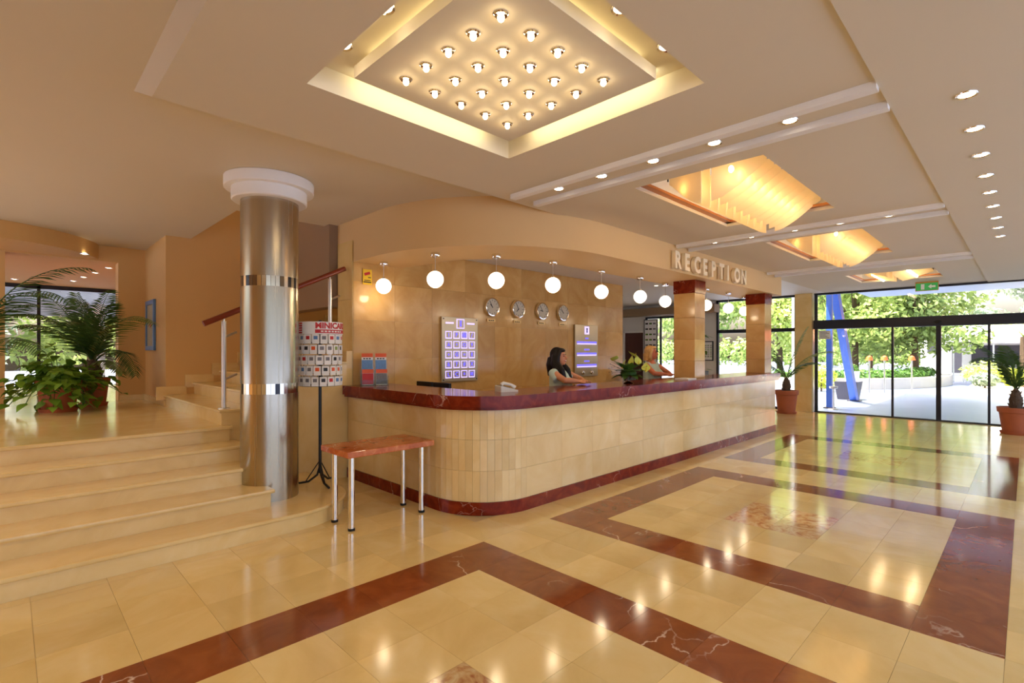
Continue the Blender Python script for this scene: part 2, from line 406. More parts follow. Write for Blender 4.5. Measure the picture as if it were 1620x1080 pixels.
for k in range(1, 5):
    y0 = Y1[k]; xe = 1.74 if k < 4 else 1.70
    box('riser', 'step', -3, xe, y0, 6.4 if k == 4 else 6.12, RZ * k, RZ * (k + 1) - .035, parent=st)
    o = box('tread', 'step', -3, xe + .03, y0 - .03, 10.4 if k == 4 else 6.12, RZ * (k + 1) - .035, RZ * (k + 1), parent=st, bev=.012)
box('landing_base', 'step', -3, 1.66, 6.4, 10.4, 0, LAND - .035, parent=st)
# ---- flight going up behind the column
FS = 6.12; FW = 8.85
fs = empty('stair_flight'); tag(fs, 'narrow marble stair flight climbing behind the steel column', 'stairs', kind='structure')
NS = 9; TR = .36; RI = .168
for k in range(NS):
    x0 = 1.64 + TR * k; z0 = LAND + RI * k
    xe = 1.64 + TR * NS
    if x0 < 3.1:
        box('riser', 'step', x0, min(x0 + TR, xe), FS, FW, 0 if k else 0, z0 + RI - .03, parent=fs)
    else:
        box('riser', 'step', x0, x0 + TR, FS + .42, FW, 0, z0 + RI - .03, parent=fs)
    yn = FS - .015 if x0 < 3.1 - TR else FS + .42
    box('tread', 'step', x0 - .025, x0 + TR, yn, FW, z0 + RI - .03, z0 + RI, bev=.008, parent=fs)
    bm = bmesh.new(); bx(bm, x0 - .12, x0 + .26, FW - .018, FW - .001, z0 + RI - .07, z0 + RI + .12); mk('wall_skirting', bm, 'step', fs)

# ---- walls on the stair side
def structure(o, label, cat): return tag(o, label, cat, kind='structure')
bm = bmesh.new(); bx(bm, 1.76, 6.2, FW, FW + .12, 0, 6.0)
structure(mk('wall_stair', bm, 'wall'), 'tan painted wall beside the stair flight', 'wall')
structure(box('wall_light_block', 'wall', -4.1, -4, -3, 6.6, 0, LZ), 'unseen tan wall added to keep side daylight off the ceiling edge', 'wall')  # unseen wall, added to block daylight from the ceiling edge face
bm = bmesh.new(); bx(bm, 1.64, 1.76, FW, 10.45, 0, LZ)
structure(mk('wall_picture', bm, 'wall'), 'tan wall return carrying the blue framed picture', 'wall')
bm = bmesh.new(); bx(bm, 1.28, 1.64, 10.42, 10.72, 0, LZ); bx(bm, -3, -.03, 10.42, 10.72, 0, LZ); bx(bm, -.03, 1.28, 10.42, 10.72, 3.05, LZ)
structure(mk('wall_passage', bm, 'wall'), 'tan wall with the wide passage opening behind the plants', 'wall')
bm = bmesh.new(); bx(bm, 1.29, 1.64, 10.40, 10.42, LAND, LAND + .09); structure(mk('baseboard_passage', bm, 'step'), 'marble baseboard below the passage wall', 'baseboard')
bm = bmesh.new(); bx(bm, 1.62, 1.64, FW, 10.40, LAND, LAND + .09); structure(mk('baseboard_picture', bm, 'step'), 'marble baseboard below the framed picture', 'baseboard')
# curved bulkhead above the passage
arc = [(-.6 + r * math.cos(a), 10.9 + r * math.sin(a)) for r in (1.7,) for a in [R(-95 + 79 * i / 24) for i in range(25)]]
bm = bmesh.new(); poly = [(-3, 9.21)] + arc + [(1.03, 10.42), (-3, 10.42)]
prism(bm, poly, 3.07, LZ); structure(mk('wall_bulkhead', bm, 'wall'), 'curved tan bulkhead above the passage opening', 'bulkhead')
# passage room behind
box('floor_passage', 'cream', -6, 2.2, 10.4, 15.8, LAND - .1, LAND); structure(bpy.data.objects['floor_passage'], 'polished floor of the passage behind the plants', 'floor')
bm = bmesh.new(); bx(bm, -6, 2.3, 10.72, 15.8, 3.12, 3.22); structure(mk('ceiling_passage', bm, 'wall'), 'low tan ceiling of the passage', 'ceiling')
bm = bmesh.new(); bx(bm, 2.1, 2.25, 10.45, 15.8, LAND, 3.12); structure(mk('wall_passage_side', bm, 'wall'), 'side wall of the passage', 'wall')
wp = empty('window_3', (0, 15.8, LAND)); structure(wp, 'glazed end of the passage with thin dark frame', 'window'); wp.location = (0, 0, 0)
for x in (-3.2, -1.2, .5, 2.05): box('mullion', 'darkframe', x - .03, x + .03, 15.78, 15.86, LAND, 3.12, parent=wp)
box('head_rail', 'darkframe', -6, 2.1, 15.78, 15.86, 3.03, 3.12, parent=wp)
for a, b in ((-3.17, -1.23), (-1.17, .47), (.53, 2.02)): box('pane', 'glass', a, b, 15.815, 15.823, LAND, 3.03, parent=wp)

# ---- ceilings
SKY = [(4.2, 6.3, 1.45, 2.6), (7.6, 9.7, 1.45, 2.6), (12.1, 13.6, 1.2, 2.6)]
COF = (1.22, 2.84, 1.30, 2.91)
bm = bmesh.new(); plate(bm, .62, GX, .6, 3.72, CZ, CZ + .03, [COF] + SKY)
a = [(.585, .6, LZ), (.585, 4.1, LZ), (.62, .6, CZ), (.62, 3.72, CZ)]
v = [bm.verts.new(p) for p in a]; bm.faces.new((v[0], v[1], v[3], v[2]))
v = [bm.verts.new(p) for p in [(.585, 4.1, LZ), (5.2, 4.1, LZ), (.62, 3.72, CZ), (5.2, 3.72, CZ)]]; bm.faces.new((v[0], v[1], v[3], v[2]))
structure(mk('ceiling', bm, 'ceil'), 'cream plaster lobby ceiling with square light coffer', 'ceiling')
bm = bmesh.new(); bx(bm, .6, GX, -3, .6, CZ - .018, CZ + .03); structure(mk('ceiling_edge', bm, 'ceil'), 'flat plaster ceiling border with one row of downlights', 'ceiling')
bm = bmesh.new(); bx(bm, 11.4, GX, 3.72, 10.4, CZ, CZ + .03); structure(mk('ceiling_front', bm, 'ceilwhite'), 'white ceiling beside the glazed front', 'ceiling')
bm = bmesh.new(); plate(bm, -4, 5.2, -3, 10.45, LZ, LZ + .05, [(1.96, 3.1, 6.7, FW + .06), (.6, 5.2, -3, 4.1), (3.1, 5.2, 6.7, 10.45)]); bx(bm, 1.96, 3.1, 6.62, 6.7, LZ + .051, 4.6)
bx(bm, 1.9, 1.96, 6.62, FW, LZ + .051, 4.6)
structure(mk('ceiling_stair', bm, 'ceil'), 'pale ceiling over the landing cut open above the stair', 'ceiling')
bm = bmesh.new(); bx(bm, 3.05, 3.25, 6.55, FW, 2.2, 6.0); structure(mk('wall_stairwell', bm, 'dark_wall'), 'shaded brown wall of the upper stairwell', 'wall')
bm = bmesh.new(); bx(bm, 1.9, 6.2, 6.5, FW + .1, 6.0, 6.1); structure(mk('ceiling_stairwell', bm, 'wall'), 'ceiling of the upper stairwell', 'ceiling')
# coffer recess
cf = empty('coffer'); structure(cf, 'square recessed ceiling coffer with hidden cove light and hanging panel', 'ceiling recess')
x0, x1, y0, y1 = COF; top = 3.28
bm = bmesh.new(); bx(bm, x0, x1, y0, y1, top, top + .03)
for q in ((x0 - .02, x0, y0, y1), (x1, x1 + .02, y0, y1), (x0 - .02, x1 + .02, y0 - .02, y0), (x0 - .02, x1 + .02, y1, y1 + .02)): bx(bm, *q, CZ + .03, top + .03)
mk('recess', bm, 'ceil', cf)
px0, px1, py0, py1 = 1.41, 2.65, 1.50, 2.71
box('hanging_panel', 'ceil', px0, px1, py0, py1, 3.165, 3.235, parent=cf)
bm = bmesh.new()
for (xa, xb, ya, yb) in ((x0 + .05, x1 - .05, y0 + .10, y0 + .12), (x0 + .05, x1 - .05, y1 - .12, y1 - .10), (x0 + .10, x0 + .12, y0 + .05, y1 - .05), (x1 - .12, x1 - .10, y0 + .05, y1 - .05)): pass
bm.free()
for k, (xa, xb, ya, yb) in enumerate(((1.5, 2.56, 1.54, 1.56), (1.5, 2.56, 2.65, 2.67), (1.45, 1.47, 1.6, 2.6), (2.59, 2.61, 1.6, 2.6))):
    box('cove_tube', 'cove', xa, xb, ya, yb, 3.245, 3.262, parent=cf)
area_light('cove_light', (2.03, 2.80, 3.25), 1.1, 1.3, (1, .9, .6), (0, 1, .1), .05, cf)
area_light('cove_light', (2.73, 2.10, 3.25), 1.1, 1.3, (1, .9, .6), (1, 0, .1), .05, cf)
area_light('cove_light', (2.03, 1.40, 3.25), 1.1, .7, (1, .9, .6), (0, -1, .1), .05, cf)
area_light('cove_light', (1.33, 2.10, 3.25), 1.1, .7, (1, .9, .6), (-1, 0, .1), .05, cf)
# ceiling battens
def strip(xa, xb, ya, yb, n):
    s = empty('trim_%d' % n); structure(s, 'pair of raised white ceiling battens with downlights between them, batten pair %s' % ('beside the square coffer', 'between the glass plate chandeliers', 'before the chandelier at the entrance')[n - 1], 'batten')
    box('batten', 'white', xa, xa + .07, ya, yb, CZ - .045, CZ + .01, parent=s)
    box('batten', 'white', xb - .07, xb, ya, yb, CZ - .045, CZ + .01, parent=s)
strip(3.5, 3.9, .6, 3.56, 1); strip(6.85, 7.3, .6, 3.56, 2); strip(10.5, 11.0, .6, 3.56, 3)

# ---- reception soffit
def ring(cx, cy, r, a0=180, a1=270, n=24): return [(cx + r * math.cos(R(a0 + (a1 - a0) * i / n)), cy + r * math.sin(R(a0 + (a1 - a0) * i / n))) for i in range(n + 1)]
SC = (5.09, 5.50)
outer = [(3.17, 6.8)] + ring(*SC, 1.92) + [(11.4, 3.58)]
inner = [(3.79, 6.8)] + ring(*SC, 1.10) + [(11.4, 4.4)]
bm = bmesh.new(); ribbon(bm, inner, outer, 2.76, LZ + .05)
structure(mk('wall_soffit', bm, 'soffit', smooth=True), 'curved tan soffit hanging above the reception desk', 'soffit')
bm = bmesh.new(); bx(bm, 3.7, 11.4, 4.3, 10.4, 3.02, 3.06); structure(mk('ceiling_reception', bm, 'ceilwhite'), 'pale ceiling behind the reception soffit', 'ceiling')
# ---- reception back wall of marble slabs
wr = box('wall_reception', 'grout', 3.17, 9.4, 6.128, 6.52, 0, 3.02); structure(wr, 'honey marble slab wall behind the reception desk', 'wall')
cols = [3.16 + .624 * i for i in range(11)]
tm = {}
for i in range(10):
    for j in range(6):
        z0 = .503 * j
        link('wall_slab', tile_mesh('honey'), None, wr, (cols[i] + .001, 6.114, z0 + .001), (R(90), 0, 0), (cols[1] - cols[0] - .002, .501, 1))
for j in range(4): box('end_slab', 'cream', 3.155, 3.169, 6.114, 6.52, .76 * j, .76 * j + .758, parent=wr)
# ---- walls of the back office
bm = bmesh.new(); bx(bm, 9.4, GX + .2, 10.3, 10.4, 0, 3.1); bx(bm, 9.28, 9.4, 6.52, 10.3, 0, 3.02)
structure(mk('wall_office', bm, 'office'), 'white painted wall of the back office', 'wall')
bm = bmesh.new()
bx(bm, GX, GX + .15, 9.9, 10.3, 0, 3.14); bx(bm, GX, GX + .15, 9.03, 9.9, 2.3, 3.14); bx(bm, GX, GX + .15, 7.94, 9.03, 2.75, 3.14)
bx(bm, GX, GX + .15, 7.94, 9.03, 0, .62); bx(bm, GX, GX + .15, 6.6, 7.94, 0, 3.14)
structure(mk('wall_office_front', bm, 'office'), 'white wall with the office window and brown door', 'wall')
box('trim_4', 'dark_wall', GX - .4, GX - .02, 6.5, 10.3, 2.78, 3.02); structure(bpy.data.objects['trim_4'], 'brown beam above the office window', 'beam')
d1 = empty('door_1', (GX - .02, 9.45, 0)); structure(d1, 'dark brown wooden office door in a white frame', 'door'); d1.location = (0, 0, 0)
box('leaf', 'doorwood', GX + .02, GX + .07, 9.10, 9.83, .0, 2.24, parent=d1)
for q in ((9.03, 9.10, 0, 2.3), (9.83, 9.90, 0, 2.3), (9.03, 9.9, 2.24, 2.3)): box('door_frame', 'white', GX - .03, GX + .1, q[0], q[1], q[2], q[3], parent=d1)
bm = bmesh.new(); tube(bm, [(GX + .02, 9.17, 1.0), (GX - .05, 9.17, 1.0), (GX - .05, 9.28, 1.0)], .012); mk('handle', bm, 'chrome', d1)
w1 = empty('window_1'); structure(w1, 'tall office window behind the blonde receptionist', 'window')
for q in ((7.94, 8.0, .62, 2.75), (8.97, 9.03, .62, 2.75), (7.94, 9.03, .62, .68), (7.94, 9.03, 2.69, 2.75), (8.45, 8.5, .62, 2.75)): box('frame', 'darkframe', GX, GX + .06, *q, parent=w1)
for a, b in ((8.0, 8.45), (8.5, 8.97)): box('pane', 'glass', GX + .025, GX + .033, a, b, .68, 2.69, parent=w1)

# ---- glazed end of the hall
w2 = empty('window_2'); structure(w2, 'side glazing with dark transom next to the marble pier', 'window')
for y in (4.42, 5.7, 6.57): box('mullion', 'darkframe', GX - .03, GX + .05, y - .03, y + .03, 0, CZ, parent=w2)
box('transom', 'darkframe', GX - .03, GX + .05, 4.4, 6.6, 2.15, 2.25, parent=w2)
box('sill_rail', 'darkframe', GX - .03, GX + .05, 4.4, 6.6, 0, .07, parent=w2); box('head_rail', 'darkframe', GX - .03, GX + .05, 4.4, 6.6, CZ - .06, CZ, parent=w2)
for a, b in ((4.45, 5.67), (5.73, 6.54)):
    for c, d in ((.07, 2.15), (2.25, CZ - .06)): box('pane', 'glass', GX + .006, GX + .014, a, b, c, d, parent=w2)
pier = empty('pillar_front'); structure(pier, 'beige marble clad pier beside the sliding doors', 'pillar')
for j in range(5): box('marble_block', 'step', GX - .2, GX + .2, 3.99, 4.39, .628 * j, .628 * (j + 1) - .002, parent=pier)
d2 = empty('door_2'); structure(d2, 'wide sliding glass entrance doors under a dark metal header', 'door')
box('header', 'darkframe', GX - .12, GX + .08, -3, 3.97, 2.19, 2.42, bev=.01, parent=d2)
box('floor_track', 'darkframe', GX - .04, GX + .05, -3, 3.97, -.004, .03, parent=d2)
box('head_rail', 'darkframe', GX - .03, GX + .05, -3, 3.97, CZ - .05, CZ, parent=d2)
ms = [(3.93, .035), (2.29, .022), (1.43, .045), (.58, .022), (-.28, .045), (-1.6, .03)]
for y, w in ms: box('stile', 'darkframe', GX - .025, GX + .03, y - w, y + w, .03, 2.2, parent=d2)
box('upper_stile', 'darkframe', GX - .02, GX + .03, 3.90, 3.97, 2.42, CZ - .05, parent=d2)
for (a, wa), (b, wb) in zip(ms, ms[1:]):
    box('pane', 'glass', GX - .002, GX + .006, b + wb, a - wa, .03, 2.19, parent=d2)
box('upper_pane', 'glass', GX - .002, GX + .006, -3, 3.90, 2.42, CZ - .05, parent=d2)
bm = bmesh.new(); ball(bm, (GX - .14, 1.43, 2.28), (.03, .07, .035), 12, 8); mk('door_sensor', bm, 'black', d2)
# notice sheet on the door glass
ns = empty('door_notice'); tag(ns, 'white paper notice stuck to the entrance glass by the pier', 'notice')
box('sheet', 'paper', GX - .008, GX - .003, 3.60, 3.87, 1.93, 2.15, parent=ns)
for j in range(5): box('text_line', 'greyprint', GX - .0095, GX - .008, 3.63 + .04 * (j % 3), 3.84, 1.96 + .036 * j, 1.972 + .036 * j, parent=ns)

# ---- pillars on the reception counter
def pillar(x, y, label):
    p = empty('pillar', (x, y, 0)); tag(p, label, 'pillar', kind='structure')
    zs = [1.17, 1.45, 1.8, 2.15, 2.55]
    for a, b in zip(zs, zs[1:]): box('marble_block', 'honey', 0, .37, 0, .36, a + .001, b - .001, bev=.004, parent=p)
    box('red_band', 'redtop', -.008, .378, -.008, .368, 2.55, 2.76, bev=.003, parent=p)
pillar(7.86, 3.76, 'honey marble pillar with red marble top band under the word RECEPTION')
pillar(10.68, 3.66, 'honey marble pillar with red marble top band at the end of the counter')

# ================================================================== RECEPTION COUNTER
CC = (3.74, 4.22)
def ccurve(off, n=24, xend=11.0, yend=6.10):
    return [(3.09 - off, yend)] + ring(*CC, .65 + off, 180, 270, n) + [(xend, 3.57 - off)]
ct = empty('reception_counter', (3.4, 4.4, 0)); tag(ct, 'long curved reception counter clad in cream marble panels', 'counter'); ct.location = (0, 0, 0)
bm = bmesh.new(); ribbon(bm, ccurve(-.50), ccurve(-.022), 0, 1.03); mk('carcass', bm, 'grout', ct)
bm = bmesh.new(); ribbon(bm, ccurve(-.02), ccurve(.014), 0, .125); mk('plinth', bm, 'redtop', ct, smooth=True)
rows = [(.125, .43), (.43, .735), (.735, 1.03)]
def panel(pts, z0, z1, nm='marble_panel'):
    bm = bmesh.new(); (ax, ay), (bx_, by) = pts; dx, dy = bx_ - ax, by - ay; L = math.hypot(dx, dy); nx, ny = -dy / L, dx / L
    e = .0009; ax += dx / L * e; ay += dy / L * e; bx_ -= dx / L * e; by -= dy / L * e
    prism(bm, [(ax, ay), (bx_, by), (bx_ + nx * .022, by + ny * .022), (ax + nx * .022, ay + ny * .022)], z0 + .001, z1 - .001)
    return mk(nm, bm, 'panel', ct)
for z0, z1 in rows:
    for i in range(3): panel(((3.09, 6.10 - .6267 * i), (3.09, 6.10 - .6267 * (i + 1))), z0, z1)
    a = ring(*CC, .65, 180, 270, 14)
    for i in range(14): panel((a[i], a[i + 1]), z0, z1, 'curved_strip')
    w = (11.0 - 3.74) / 13
    for i in range(13): panel(((3.74 + w * i, 3.57), (3.74 + w * (i + 1), 3.57)), z0, z1)
    panel(((11.0, 3.57), (11.0, 4.07)), z0, z1)
cs = bmesh.new(); ribbon(cs, ccurve(-.60, xend=11.0), ccurve(.05, xend=11.06), 1.03, 1.06)
ribbon(cs, ccurve(-.60, xend=11.0), ccurve(.075, xend=11.08), 1.06, 1.17)
o = mk('counter_top', cs, 'redtop', smooth=True); tag(o, 'polished red marble top running along the whole reception counter', 'counter top')
# inner desk with two monitors
ds = empty('inner_desk', (0, 0, 0)); tag(ds, 'low working desk hidden behind the curved end of the counter', 'desk')
box('desk_top', 'doorwood', 3.74, 4.3, 4.75, 6.08, .72, .75, parent=ds)
for x, y in ((3.76, 4.8), (4.24, 4.8), (3.76, 6.0), (4.24, 6.0)): box('leg', 'steel2', x, x + .05, y, y + .05, 0, .72, parent=ds)
def monitor(y0, y1, label):
    m = empty('computer_monitor', (3.97, (y0 + y1) / 2, .75)); tag(m, label, 'monitor', 'monitors on the inner desk')
    h = (y1 - y0) / 2
    box('bezel', 'black', -.02, .02, -h, h, .12, .45, bev=.006, parent=m)
    box('screen', 'darkgrey', .02, .022, -h + .02, h - .02, .14, .43, parent=m)
    box('stand', 'black', -.04, -.015, -.03, .03, .0, .2, parent=m); box('foot', 'black', -.09, .06, -.1, .1, 0, .012, parent=m)
monitor(5.12, 5.46, 'black computer monitor beside the curve of the counter')
monitor(5.50, 5.84, 'black computer monitor close to the brochure holder')

# ================================================================== RECEPTION SIGN
sg = empty('reception_sign', (6.72, 3.57, 2.80)); tag(sg, 'polished metal letters spelling RECEPTION on the soffit', 'sign')
step = (9.10 - 6.72) / 8
for i, ch in enumerate('RECEPTION'):
    me = text_mesh(ch, .33, .03, .012); o = link('letter', me, 'gold', sg, (step * i, -.035, 0), (R(90), 0, 0)); o.scale = (.92, 1, 1)

# ================================================================== PENDANT GLOBES
def pendant(x, y, label):
    p = empty('pendant_lamp', (x, y, 2.76)); tag(p, label, 'lamp', 'globe pendants along the soffit')
    bm = bmesh.new(); lathe(bm, [(0, 0), (.052, 0), (.055, -.006), (.055, -.042), (.05, -.048), (0, -.048)], seg=24); mk('ceiling_plate', bm, 'chrome', p, smooth=True)
    bm = bmesh.new(); tube(bm, [(0, 0, -.045), (0, 0, -.215)], .004, 6); mk('cord', bm, 'steel2', p)
    bm = bmesh.new(); lathe(bm, [(0, -.2), (.022, -.2), (.024, -.222), (0, -.222)], seg=16); mk('cap', bm, 'chrome', p, smooth=True)
    bm = bmesh.new(); ball(bm, (0, 0, -.312), .1, 24, 16); mk('globe', bm, 'globe', p, smooth=True)
    point_light('globe_light', (0, 0, -.43), 3.5, WARM, .06, None, p)
PL = [((3.46, 5.86), 'white glass globe pendant next to the yellow sticker'), ((3.57, 4.89), 'white glass globe pendant above the paired monitors'),
      ((4.14, 4.45), 'white glass globe pendant above the telephone'), ((4.94, 4.25), 'white glass globe pendant between the wall clocks'),
      ((5.99, 4.25), 'white glass globe pendant above the pair of clips on the second plaque'), ((6.94, 4.2), 'white glass globe pendant above the flower arrangement'),
      ((7.9, 4.3), 'white glass globe pendant touching the outline of the first pillar'), ((9.07, 4.12), 'white glass globe pendant just past the first pillar'),
      ((10.0, 4.1), 'white glass globe pendant midway between the pillars'), ((10.95, 4.16), 'white glass globe pendant beside the end pillar')]
for (x, y), lb in PL: pendant(x, y, lb)

# ================================================================== WALL SIGNS AND CLOCKS
WY = 6.10
def word(s, size, mat, parent, x, z, y=0, depth=.0008, bold=0):
    me = text_mesh(s, size, depth, bold); return link('lettering', me, mat, parent, (x, y, z), (R(90), 0, 0))
pq = empty('service_plaque', (4.9, WY, 1.15)); tag(pq, 'metal service plaque with a grid of blue lit pictograms', 'sign')
box('plate', 'plaque', -.35, .35, -.03, .0, 0, .97, bev=.004, parent=pq)
for x in (-.32, .32):
    for z in (.03, .94):
        bm = bmesh.new(); lathe(bm, [(0, .0), (.009, 0), (.009, .008), (0, .008)], seg=10); mk('screw', bm, 'black', pq, loc=(x, -.03, z), rot=(R(90), 0, 0))
def lit_square(parent, x, z, w, h, glyph):
    o = box('pictogram_tile', 'lilac', x - w / 2, x + w / 2, -.036, -.03, z - h / 2, z + h / 2, parent=parent)
    box('tile_field', 'plaque', x - w / 2 + .010, x + w / 2 - .016, -.038, -.036, z - h / 2 + .016, z + h / 2 - .010, parent=o)
    me = text_mesh(glyph, h * .72, .001, .002); xsz = [v.co.x for v in me.vertices]; cxm = (min(xsz) + max(xsz)) / 2
    ysz = [v.co.y for v in me.vertices]; cym = (min(ysz) + max(ysz)) / 2
    link('glyph', me, 'blueglow', o, (x - cxm - .003, -.0395, z - cym + .003), (R(90), 0, 0))
gl = ['i', 'P', '@', '/', 'A', '*', 'O', '9', '+', 'G', '=', '8', '&', '7', '#', 'X', 'L', 'C', 'n', 'M']
for r in range(5):
    for c in range(4): lit_square(pq, -.225 + .15 * c, .70 - .148 * r, .118, .112, gl[r * 4 + c])
o = box('emblem_tile', 'lilac', -.075, .075, -.036, -.03, .80, .945, parent=pq)
box('emblem_field', 'plaque', -.062, .062, -.038, -.036, .812, .932, parent=o)
bm = bmesh.new(); prism_xz(bm, [(-.02, .83), (.02, .83), (.014, .89), (.026, .92), (-.026, .92), (-.014, .89)], -.040, -.038); mk('emblem', bm, 'blueglow', o)
for x in (-.28, .13): box('lit_line', 'lilac', x, x + .15, -.033, -.03, .868, .892, parent=pq)
pq2 = empty('notice_plaque', (8.07, WY, 1.12)); tag(pq2, 'metal notice plaque with three blue lit bars and two clips', 'sign')
box('plate', 'plaque', -.365, .365, -.03, .0, 0, 1.0, bev=.004, parent=pq2)
o = box('emblem_tile', 'lilac', -.07, .07, -.036, -.03, .82, .97, parent=pq2)
bm = bmesh.new(); prism_xz(bm, [(-.02, .85), (.02, .85), (.014, .9), (.026, .94), (-.026, .94), (-.014, .9)], -.040, -.036); mk('emblem', bm, 'darkprint', o)
for j, (zb, wd) in enumerate(((.62, .10), (.40, .16), (.175, .16))):
    box('light_bar', 'lilac', -.31, .31, -.04, -.03, zb, zb + .022, parent=pq2); box('blue_strip', 'blueglow', -.31, .31, -.036, -.03, zb + .026, zb + .058, parent=pq2)
    box('lit_line', 'blueglow', -wd / 2, wd / 2, -.033, -.03, zb + .105, zb + .132, parent=pq2)
for x in (-.14, .14):
    bm = bmesh.new(); lathe(bm, [(0, 0), (.035, 0), (.04, .02), (.03, .035), (0, .04)], seg=20); mk('clip', bm, 'chrome', pq2, smooth=True, loc=(x, -.03, .07), rot=(R(90), 0, 0))
def clock(x, hm, which):
    c = empty('wall_clock', (x, WY, 2.32)); tag(c, 'round steel rimmed wall clock, ' + which, 'clock', 'world time clocks')
    bm = bmesh.new(); lathe(bm, [(0, 0), (.152, 0), (.156, .02), (.146, .045), (.134, .046), (.13, .03)], seg=40); mk('rim', bm, 'chrome', c, smooth=True, rot=(R(90), 0, 0))
    bm = bmesh.new(); lathe(bm, [(0, .03), (.132, .03), (.132, .02), (0, .02)], seg=40); mk('dial', bm, 'clockface', c, rot=(R(90), 0, 0))
    bm = bmesh.new()
    for k in range(12):
        m = Matrix.Rotation(R(30 * k), 4, 'Y'); bx(bm, -.004, .004, -.0322, -.030, .098, .118, mtx=m)
    mk('hour_marks', bm, 'darkprint', c)
    for nm, ang, ln, w in (('hour_hand', hm[0], .062, .006), ('minute_hand', hm[1], .1, .004)):
        bm = bmesh.new(); bx(bm, -w, w, -.036, -.033, -.015, ln, mtx=Matrix.Rotation(R(ang), 4, 'Y')); mk(nm, bm, 'black', c)
    p = empty('city_plate', (x + .0, WY, 2.105)); tag(p, 'small brass name plate under the wall clock ' + which, 'plate', 'plates below the clocks')
    box('plate', 'brass', -.09, .09, -.006, 0, -.022, .022, parent=p); 
    for a, b in ((-.06, -.02), (-.01, .02), (.03, .06)): box('engraving', 'darkprint', a, b, -.0068, -.006, -.008, .008, parent=p)
clock(5.56, (-45, -30), 'above the gap beside the pictogram plaque'); clock(6.16, (-135, -28), 'second in the row from the pictogram plaque')
clock(6.77, (-80, -33), 'third in the row from the pictogram plaque'); clock(7.35, (-45, -42), 'closest to the plaque with clips')
ys_ = empty('camera_warning_sticker', (3.47, WY, 2.66)); tag(ys_, 'yellow surveillance warning sticker with red camera symbol', 'sticker')
ys_.location = (3.36, WY, 2.58)
box('sheet', 'yellow', -.065, .065, -.003, 0, -.1, .1, parent=ys_)
bm = bmesh.new(); bx(bm, -.045, .04, -.005, -.003, -.018, .018, mtx=Matrix.Translation((0, 0, .045)) @ Matrix.Rotation(R(-18), 4, 'Y')); mk('camera_symbol', bm, 'redprint', ys_)
box('bracket_symbol', 'darkprint', .01, .05, -.005, -.003, -.012, 0, parent=ys_); box('text_line', 'darkprint', -.045, .045, -.005, -.003, -.05, -.04, parent=ys_); box('text_line', 'darkprint', -.055, .055, -.005, -.003, -.075, -.06, parent=ys_)

# ================================================================== STEEL COLUMN
cl = empty('steel_column', (1.866, 5.33, RZ)); tag(cl, 'round brushed steel column with mosaic bands and white stepped capital', 'column', kind='structure')
CR = .265
b1, b2 = 1.03, 2.07      # band heights above the column foot
for a, b in ((0, b1), (b1 + .1, b2), (b2 + .1, LZ - .12 - RZ)):
    bm = bmesh.new(); lathe(bm, [(0, a), (CR, a), (CR, b), (0, b)], seg=64); mk('steel_sheet', bm, 'steel', cl, smooth=True)
for zb in (b1, b2):
    N = 40
    for k in range(N):
        bm = bmesh.new(); a0 = 2 * math.pi * k / N + .006; a1 = 2 * math.pi * (k + 1) / N - .006
        ri, ro = CR - .03, CR - .004
        poly = [(ro * math.cos(a0), ro * math.sin(a0)), (ro * math.cos(a1), ro * math.sin(a1)), (ri * math.cos(a1), ri * math.sin(a1)), (ri * math.cos(a0), ri * math.sin(a0))]
        prism(bm, poly, zb, zb + .1); mk('mosaic_piece', bm, random.choice(['mosA', 'mosA', 'mosB', 'mosC', 'mosA']), cl)
    bm = bmesh.new(); lathe(bm, [(0, zb), (CR - .031, zb), (CR - .031, zb + .1), (0, zb + .1)], seg=48); mk('band_core', bm, 'mosB', cl)
H = LZ - RZ
bm = bmesh.new(); lathe(bm, [(0, H - .22), (.335, H - .22), (.345, H - .21), (.345, H - .105), (0, H - .105)], seg=64); mk('capital_ring', bm, 'plaster', cl, smooth=True)
bm = bmesh.new(); lathe(bm, [(0, H - .105), (.405, H - .105), (.41, H - .1), (.41, H - .004), (0, H - .004)], seg=64); mk('capital_ring', bm, 'plaster', cl, smooth=True)

# ================================================================== HANDRAIL
hr = empty('stair_handrail', (1.66, 6.25, .95)); tag(hr, 'red wooden handrail on steel posts beside the stair flight', 'handrail'); hr.location = (0, 0, 0)
bm = bmesh.new(); tube(bm, [(1.50, 6.25, 1.90), (3.12, 6.25, 2.68)], .032, 14); mk('rail', bm, 'wood', hr, smooth=True)
for x, zb in ((1.70, LAND + RI), (2.92, LAND + RI * 4)):
    zt = 1.90 + (x - 1.5) * .4815 - .03
    bm = bmesh.new(); tube(bm, [(x, 6.25, zb), (x, 6.25, zt - .03)], .024, 14); tube(bm, [(x, 6.25, zt - .04), (x, 6.25, zt + .005)], .009, 8); p = mk('post', bm, 'steel2', hr, smooth=True)
    bm = bmesh.new(); lathe(bm, [(0, zb), (.06, zb), (.055, zb + .012), (0, zb + .012)], x, 6.25, 20); mk('foot_plate', bm, 'steel2', p, smooth=True)
    for dz in (.33, .8):
        bm = bmesh.new(); tube(bm, [(x + .02, 6.25, zb + dz), (x + .13, 6.25, zb + dz + .05)], .014, 8); mk('rod_holder', bm, 'steel2', p, smooth=True)

